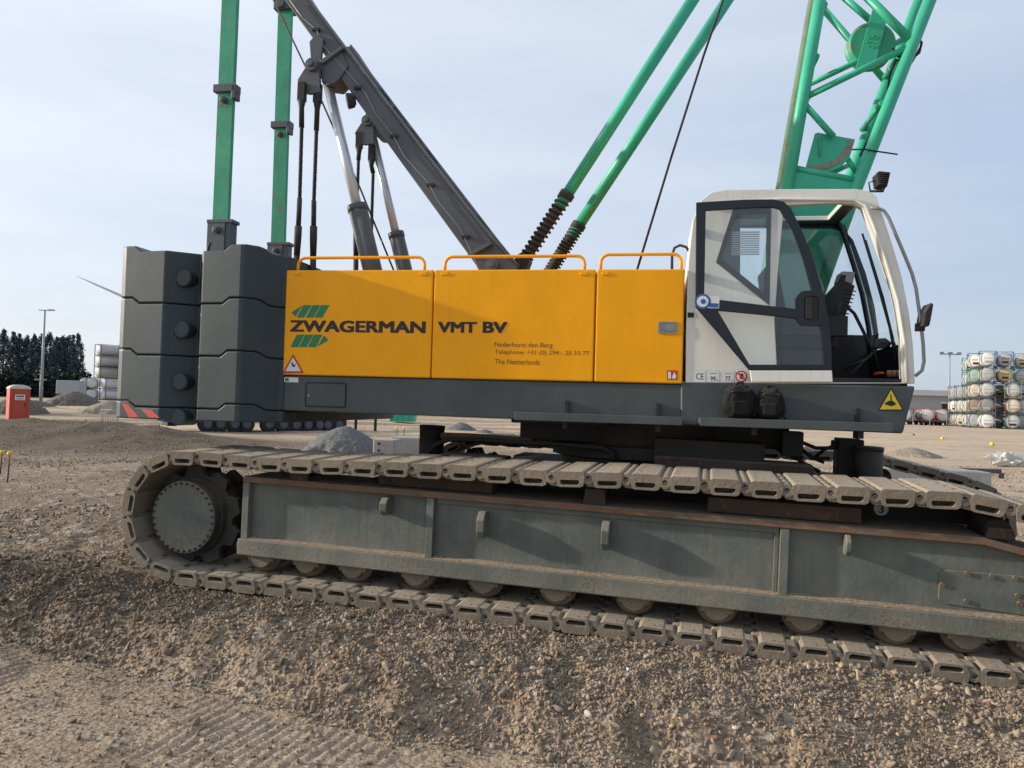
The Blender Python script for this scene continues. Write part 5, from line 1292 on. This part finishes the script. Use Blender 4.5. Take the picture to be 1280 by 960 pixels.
# mesh fence
b0 = WP(1120, 530, 118); b1_ = WP(1200, 530, 118)
t = thing('mesh_fence', 'grey mesh fence panels in front of the tank containers on the right', 'fence', (b0.x, 118, 0)); FRm = fr(t); ln = b1_.x-b0.x
m = MB(); k = 0; x = 0
while x <= ln: m.box(x-.03, x+.03, -.03, .03, 0, 2.1); x += 2.6
m.build('posts', galv, t, FRm); m = MB(); [m.box(0, ln, -.015, .015, z, z+.03) for z in (.1, 1.1, 2.05)]; m.build('rails', galv, t, FRm)
# warehouse
bw = WP(1146, 520, 215)
t = thing('warehouse', 'long low grey warehouse with a dark flat roof behind the right tank containers', 'building', (bw.x-30, 215, 0)); FRm = fr(t)
w_ = MB().box(0, 72, 0, 40, 0, 8.6).build('wall', wallm, t, FRm)
MB().box(-.8, 30+9, -1.4, 41, 7.6, 9.1).build('roof', offw, t, FRm); MB().box(39, 73, -.6, 41, 6.0, 8.7).build('roof', roofm, t, FRm)
m = MB(); [m.box(30+x, 30+x+1.6, -.12, .0, .3, 5.4) for x in (7.0, 9.6, 12.0, 14.4)]; m.build('door', blackp, t, FRm)
m = MB(); m.box(30+6.2, 47, -.4, 0, 5.5, 6.0); m.build('canopy', offw, t, FRm)
# low dark building / hedge line far left
bw = WP(-20, 488, 230)
t = thing('low_shed', 'long dark shed with a pale roof edge below the tree row at the far left', 'building', (bw.x, 186, 0)); FRm = fr(t)
MB().box(-10, 26, 0, 10, 0, 4.6).build('wall', blackp, t, FRm); MB().box(-10.3, 26.3, -.3, 10.3, 4.6, 5.3).build('roof', roofm, t, FRm)
m = MB(); [m.box(-8+i*4.6, -8+i*4.6+3.6, -.1, 0, .3, 3.0) for i in range(7)]; m.build('gate', bluep, t, FRm)
bw = WP(69, 500, 150)
t = thing('flat_trailer', 'long blue-grey covered trailer between the brown heap and the tank stack on the left', 'trailer', (bw.x, 150, 0)); FRm = fr(t)
m = MB(); m.box(0, 4.6, 0, 2.5, 1.2, 3.9); m.build('cover', galv, t, FRm, bevel=.1); m = MB(); m.box(-.1, 4.7, -.05, 2.55, .9, 1.2); m.build('bed', black, t, FRm)
[MB().cyl((x, -.02, .5), (x, .3, .5), .5, 14).build('wheel', black, t, FRm) for x in (.8, 3.6)]
# left tank stack
grpL = 'tank containers stacked on the left'
dL = 178; yaw = R(-30)
def ltank(px, lev, base_px=None, lab='', marks=0, tc_=(.50, .50, .50), zoff=0.0, rz=yaw, d=dL):
    b = WP(px, 490, d); tank(b.x+.5, d, lev*2.6+zoff, rz, tc_, (.045, .05, .05), lab, grpL, marks)
for k in range(3): ltank(117, k+2, lab='tank container with dark side marking, '+['lowest', 'middle', 'topmost'][k]+' of three by the counterweights', marks=2, tc_=(.50, .50, .49) if k else (.48, .45, .40))
for k in range(3): ltank(147, k+2, lab='grey tank container mostly behind the counterweights, '+['lowest', 'middle', 'topmost'][k]+' of the upper three', tc_=(.55, .55, .54))
for j, px in enumerate((103, 112, 125)):
    for k in range(2): ltank(px, k, lab='pale end-on tank container, '+['left', 'middle', 'right'][j]+' column, '+['bottom', 'second'][k]+' level, left stack', tc_=(.66, .66, .64), rz=yaw if j == 2 else R(22))
# wind turbine
D = 420; hubp = WP(206, 392, D)
t = thing('wind_turbine', 'distant white wind turbine with one blade reaching out left of the counterweights', 'wind turbine', (hubp.x, D, 0)); FRm = fr(t)
MB().tube([(0, 0, 0), (0, 0, hubp.z)], [2.0, 1.1], 20).build('tower', offw, t, FRm); MB().box(-1.6, 1.6, -2.5, 6, hubp.z-1.6, hubp.z+1.8).build('nacelle', offw, t, FRm, bevel=.4)
MB().lathe((0, -5, hubp.z), (0, 1, 0), [(0, .2), (.8, 1.2), (2.5, 1.6)], 20).build('spinner', offw, t, FRm)
tipd = Vector((98-206, 0, 392-349)); L_ = tipd.length*D/F; a0 = math.atan2(tipd.z, tipd.x)+ROLL*0
for k in range(3):
    a = a0+k*2*PI/3; dx = Vector((math.cos(a), 0, math.sin(a))); nx_ = Vector((-dx.z, 0, dx.x)); o_ = Vector((0, -3.6, hubp.z)); pts = []
    for f_, wd in ((.02, .5), (.1, .8), (.22, 1.35), (.5, .95), (.8, .55), (1, .12)):
        for sgn in (-1, 1):
            for yy in (-.2, .2): pts.append(o_+dx*L_*f_+nx_*wd*(sgn if sgn > 0 else sgn*.45)+Vector((0, yy*wd, 0)))
    m = MB()
    for i in range(5): m.hull(pts[i*4:i*4+8])
    m.build('blade', offw, t, FRm)
# blue low-loader trailer behind the rear
tp = GP(206, 541, 0.0); te = GP(470, 541.5, 0.0)
ang = math.atan2(te.y-tp.y, te.x-tp.x)
t = thing('low_loader', 'blue low loader trailer with a long row of wheels parked behind the counterweights', 'trailer', (tp.x, tp.y, g1(tp.x, tp.y)-.02), ang); FRm = fr(t); Lt = (te-tp).length
sc = 1.0; iv = FRm.inverted()
def tx(px): q = GP(px, 541, 0); return (iv @ q).x
m = MB(); m.prism([(tx(204), .56), (tx(207), .72), (tx(216), .74), (tx(238), .74), (tx(252), .80), (tx(252), .44), (tx(236), .40), (tx(214), .42)], 0, 2.4); m.box(tx(248), tx(430), .05, 2.4, .55, .98); m.build('deck', bluep, t, FRm, bevel=.03)
m = MB(); m.box(tx(430), tx(478), .2, 2.2, .80, 1.0); m.build('gooseneck', black, t, FRm)
MB().box(tx(216), tx(226), -.02, .0, .44, .54).build('number_plate', yel2, t, FRm); MB().box(tx(212), tx(224), .5, 1.6, .26, .42).build('rear_light_beam', black, t, FRm)
for px in (259, 275, 293, 307, 335, 353, 369, 383, 397, 407, 421):
    x = tx(px); m = MB(); m.lathe((x, .02, .38), (0, 1, 0), [(0, .22), (0, .36), (.05, .39), (.3, .39), (.32, .3)], 20); wh = m.build('wheel', black, t, FRm); MB().lathe((x, .0, .38), (0, 1, 0), [(0, .06), (.0, .18), (.03, .2)], 16).build('rim', mast, wh, FRm)
for px in (444, 468): MB().box(tx(px)-.05, tx(px)+.05, .3, .42, 0, .85).build('support_leg', black, t, FRm)
# green skip far away, and two yellow stakes
gp = GP(502, 529, 0)
t = thing('green_skip', 'bright green waste skip far behind, seen under the body', 'skip', (gp.x, gp.y, g1(gp.x, gp.y))); FRm = fr(t)
hw_ = 14*gp.y/F; MB().prism([(-hw_, .1), (hw_, .1), (hw_+.15, 1.2), (-hw_-.15, 1.2)], 0, 2).build('tub', green, t, FRm); m = MB(); [m.box(-hw_+i*hw_*.5-.05, -hw_+i*hw_*.5+.05, -.08, 0, .1, 1.2) for i in range(5)]; m.build('rib', green, t, FRm)
def stake(px, py, pt_, d, lab, hd='ball'):
    b = WP(px, py, d); z0 = g1(b.x, d); h = WP(px, pt_, d).z-z0
    t = thing('marker_stake', lab, 'marker stake', (b.x, d, z0-.05), 0, 'yellow topped survey stakes'); FRm = fr(t)
    MB().tube([(0, 0, 0), (.02, 0, h)], .012, 6).build('rod', brown, t, FRm); MB().lathe((.02, 0, h-.03), (0, 0, 1), [(0, .02), (.015, .038), (.04, .045), (.065, .038), (.08, .02)], 12).build('cap', yel2, t, FRm)
stake(9.5, 597, 564, 14, 'survey stake with a yellow cap near the left edge of the photo'); stake(.6, 580, 563, 15, 'survey stake with a yellow cap cut by the left edge')
stake(265.5, 575, 565, 19, 'left of two short yellow stakes just above the rear of the track'); stake(276, 575, 564.5, 19, 'right of two short yellow stakes just above the rear of the track')
stake(495, 552, 534, 26, 'left of two yellow stakes seen under the body'); stake(504, 552, 534, 26, 'right of two yellow stakes seen under the body')
def ball(px, py, lab, s=.16, mat=yel2, nm='ground_marker', cat='marker'):
    g = GP(px, py+3, 0); t = thing(nm, lab, cat, (g.x, g.y, g1(g.x, g.y)), 0, 'small coloured markers on the yard'); FRm = fr(t)
    MB().lathe((0, 0, -.02), (0, 0, 1), [(0, s*.5), (s*.4, s), (s*1.2, s*.95), (s*1.7, s*.5)], 10).build('cap', mat, t, FRm); MB().cyl((0, 0, -.1), (0, 0, .03), s*.4, 8).build('base', mat, t, FRm)
ball(1178, 546, 'yellow ground marker on the yard, left of the two right of the cab', .13); ball(1240, 554, 'yellow ground marker on the yard, right of the two right of the cab', .13)
ball(88, 526, 'orange marker light on the yard between toilet and counterweights', .16, orange); ball(145, 525.5, 'orange marker light beside the crowd barrier at the counterweights', .14, orange)
ball(1142, 541, 'blue and white scrap on the yard just right of the cab base', .10, bluep, 'plastic_scrap', 'litter')
# crowd barrier
g = GP(137, 533, 0); t = thing('crowd_barrier', 'small grey crowd barrier left of the counterweights', 'barrier', (g.x, g.y, g1(g.x, g.y))); FRm = fr(t); s_ = 10*g.y/F
m = MB(); m.tube([(-s_, 0, .1), (-s_, 0, 1.0), (s_, 0, 1.0), (s_, 0, .1), (-s_, 0, .1)], .03, 6); m.build('barrier_frame', galv, t, FRm); m = MB(); [m.tube([(-s_+i*2*s_/9, 0, .1), (-s_+i*2*s_/9, 0, 1.0)], .015, 5) for i in range(1, 9)]; m.build('bars', galv, t, FRm)
# white boards on the ground at left
g = GP(125, 530, 0); o = MB().box(-.9, .9, -.1, .1, 0, .10).build('timber_board', offw, None, Matrix.Translation((g.x, g.y, g1(g.x, g.y)))); tag(o, 'long white board lying on the yard left of the crowd barrier', 'board')
g = GP(135, 534, 0); o = MB().box(-.5, .5, -.1, .1, 0, .12).build('timber_board', offw, None, Matrix.Translation((g.x, g.y, g1(g.x, g.y)))); tag(o, 'short white board lying in front of the crowd barrier', 'board')
# concrete blocks behind the track
def block(p0, p1, d, depth, lab, holes=False):
    a = WP(*p0, d); b = WP(*p1, d)
    t = thing('concrete_block', lab, 'concrete block', ((a.x+b.x)/2, d, min(b.z, g1((a.x+b.x)/2, d)-.02)), R(-6), 'pale concrete blocks lying behind the crane'); FRm = fr(t); h = a.z-FRm.translation.z; w = (b.x-a.x)/2
    MB().box(-w, w, 0, depth, 0, h).build('block_body', concrete, t, FRm, bevel=.02)
    if holes:
        m = MB(); [m.cyl((-w+.10, -.004, h*z), (-w+.10, .01, h*z), .022, 8) for z in (.55, .68, .82, .93)]; m.build('bolt_hole', black, t, FRm)
block((466, 549), (492, 600), 12.5, .5, 'pale concrete block with bolt holes behind the near track', True)
block((488, 546), (525, 600), 13.3, .5, 'long pale concrete block behind the one with bolt holes')
block((1105, 585.5), (1222, 640), 13.0, 1.2, 'wide concrete slab seen through the far track')
block((1186, 589), (1238, 605), 15.0, .6, 'pale concrete block beside the far track end')
g = WP(1232, 590, 16.0); o = MB().box(-.42, .42, -.1, .1, 0, .09).box(.36, .46, -.12, -.1, -.10, .02).build('steel_beam', mast, None, Matrix.Translation((g.x-.15, 16.0, g.z-.02))); tag(o, 'dark steel beam lying on the concrete at the right', 'beam')
# white sheet bundle
g = GP(1264, 585, 0); t = thing('plastic_sheet', 'crumpled white plastic sheeting lying on the gravel at the right edge', 'sheeting', (g.x, g.y, g1(g.x, g.y)-.02)); FRm = fr(t)
bm = bmesh.new(); bmesh.ops.create_icosphere(bm, subdivisions=5, radius=1)
for v in bm.verts:
    p = v.co.copy(); n_ = 1+.5*noise.fractal(p*2.2+Vector((4, 1, 0)), 1, 2, 4); r_ = noise.ridged_multi_fractal(p*1.6, 1, 2, 3, .9, 2)*.12
    v.co = Vector((p.x*.75*n_, p.y*.30*n_, max(0, (p.z*.5+.35)*.42*(n_+r_))*(1.15 if p.x < 0 else .8)))
me = bpy.data.meshes.new('sheet_folds'); bm.to_mesh(me); bm.free(); link('sheet_folds', me, offw, t, FRm)

# ================================================================== LIGHT
EL = R(16); AZ = R(-4)   # light travels along +X, slightly towards the camera
Ld = Vector((math.cos(EL)*math.cos(AZ), math.cos(EL)*math.sin(AZ), -math.sin(EL)))
sd = bpy.data.lights.new('sun', 'SUN'); sd.energy = 5.0; sd.angle = R(1.2); sd.color = (1, .91, .78)
so = bpy.data.objects.new('sun', sd); COL.objects.link(so); so.rotation_euler = Ld.to_track_quat('-Z', 'Y').to_euler()
w = bpy.data.worlds.new('World'); scene.world = w; w.use_nodes = True; nt = w.node_tree; nt.nodes.clear(); L = nt.links
out = N(nt, 'ShaderNodeOutputWorld'); bg = N(nt, 'ShaderNodeBackground'); L.new(bg.outputs[0], out.inputs[0])
sky = N(nt, 'ShaderNodeTexSky', sky_type='NISHITA'); sky.sun_disc = False; sky.sun_elevation = EL
sdir = -Ld; sky.sun_rotation = math.atan2(sdir.x, sdir.y); sky.air_density = 1.0; sky.dust_density = 2.0; sky.ozone_density = 1.5
bg.inputs[1].default_value = .12
tc = N(nt, 'ShaderNodeTexCoord'); dt = N(nt, 'ShaderNodeVectorMath', operation='DOT_PRODUCT'); L.new(tc.outputs['Generated'], dt.inputs[0]); dt.inputs[1].default_value = (-.93, .30, .10)
sx_ = N(nt, 'ShaderNodeSeparateXYZ'); L.new(tc.outputs['Generated'], sx_.inputs[0])
# thin high haze: brighter towards the sun, bluer away from it
hz_ = ramp(nt, math_(nt, 'ADD', math_(nt, 'MULTIPLY', dt.outputs['Value'], .5), .5), .18, .98, (4.1, 5.15, 6.7, 1), (8.4, 8.8, 9.6, 1))
low_ = ramp(nt, sx_.outputs[2], .0, .22, (.97, .96, .91, 1), (1, 1, 1, 1))
mm = N(nt, 'ShaderNodeMix', data_type='RGBA', blend_type='MULTIPLY'); mm.inputs[0].default_value = 1; L.new(hz_, mm.inputs[6]); L.new(low_, mm.inputs[7])
mpw = N(nt, 'ShaderNodeMapping'); mpw.inputs['Scale'].default_value = (1.2, 1.2, 5.5); L.new(tc.outputs['Generated'], mpw.inputs[0])
nzw = N(nt, 'ShaderNodeTexNoise', i_Scale=1.7, i_Detail=6.0, i_Roughness=.5); L.new(mpw.outputs[0], nzw.inputs['Vector'])
mm2 = N(nt, 'ShaderNodeMix', data_type='RGBA', blend_type='MULTIPLY'); mm2.inputs[0].default_value = 1; L.new(mm.outputs[2], mm2.inputs[6]); L.new(ramp(nt, nzw.outputs[0], .35, .68, (.89, .92, .97, 1), (1.07, 1.06, 1.04, 1)), mm2.inputs[7])
L.new(mixc(nt, .82, sky.outputs[0], mm2.outputs[2]), bg.inputs[0])
scene.view_settings.view_transform = 'Standard'; scene.view_settings.look = 'None'; scene.view_settings.exposure = 0
print('OBJECTS', len(bpy.data.objects))
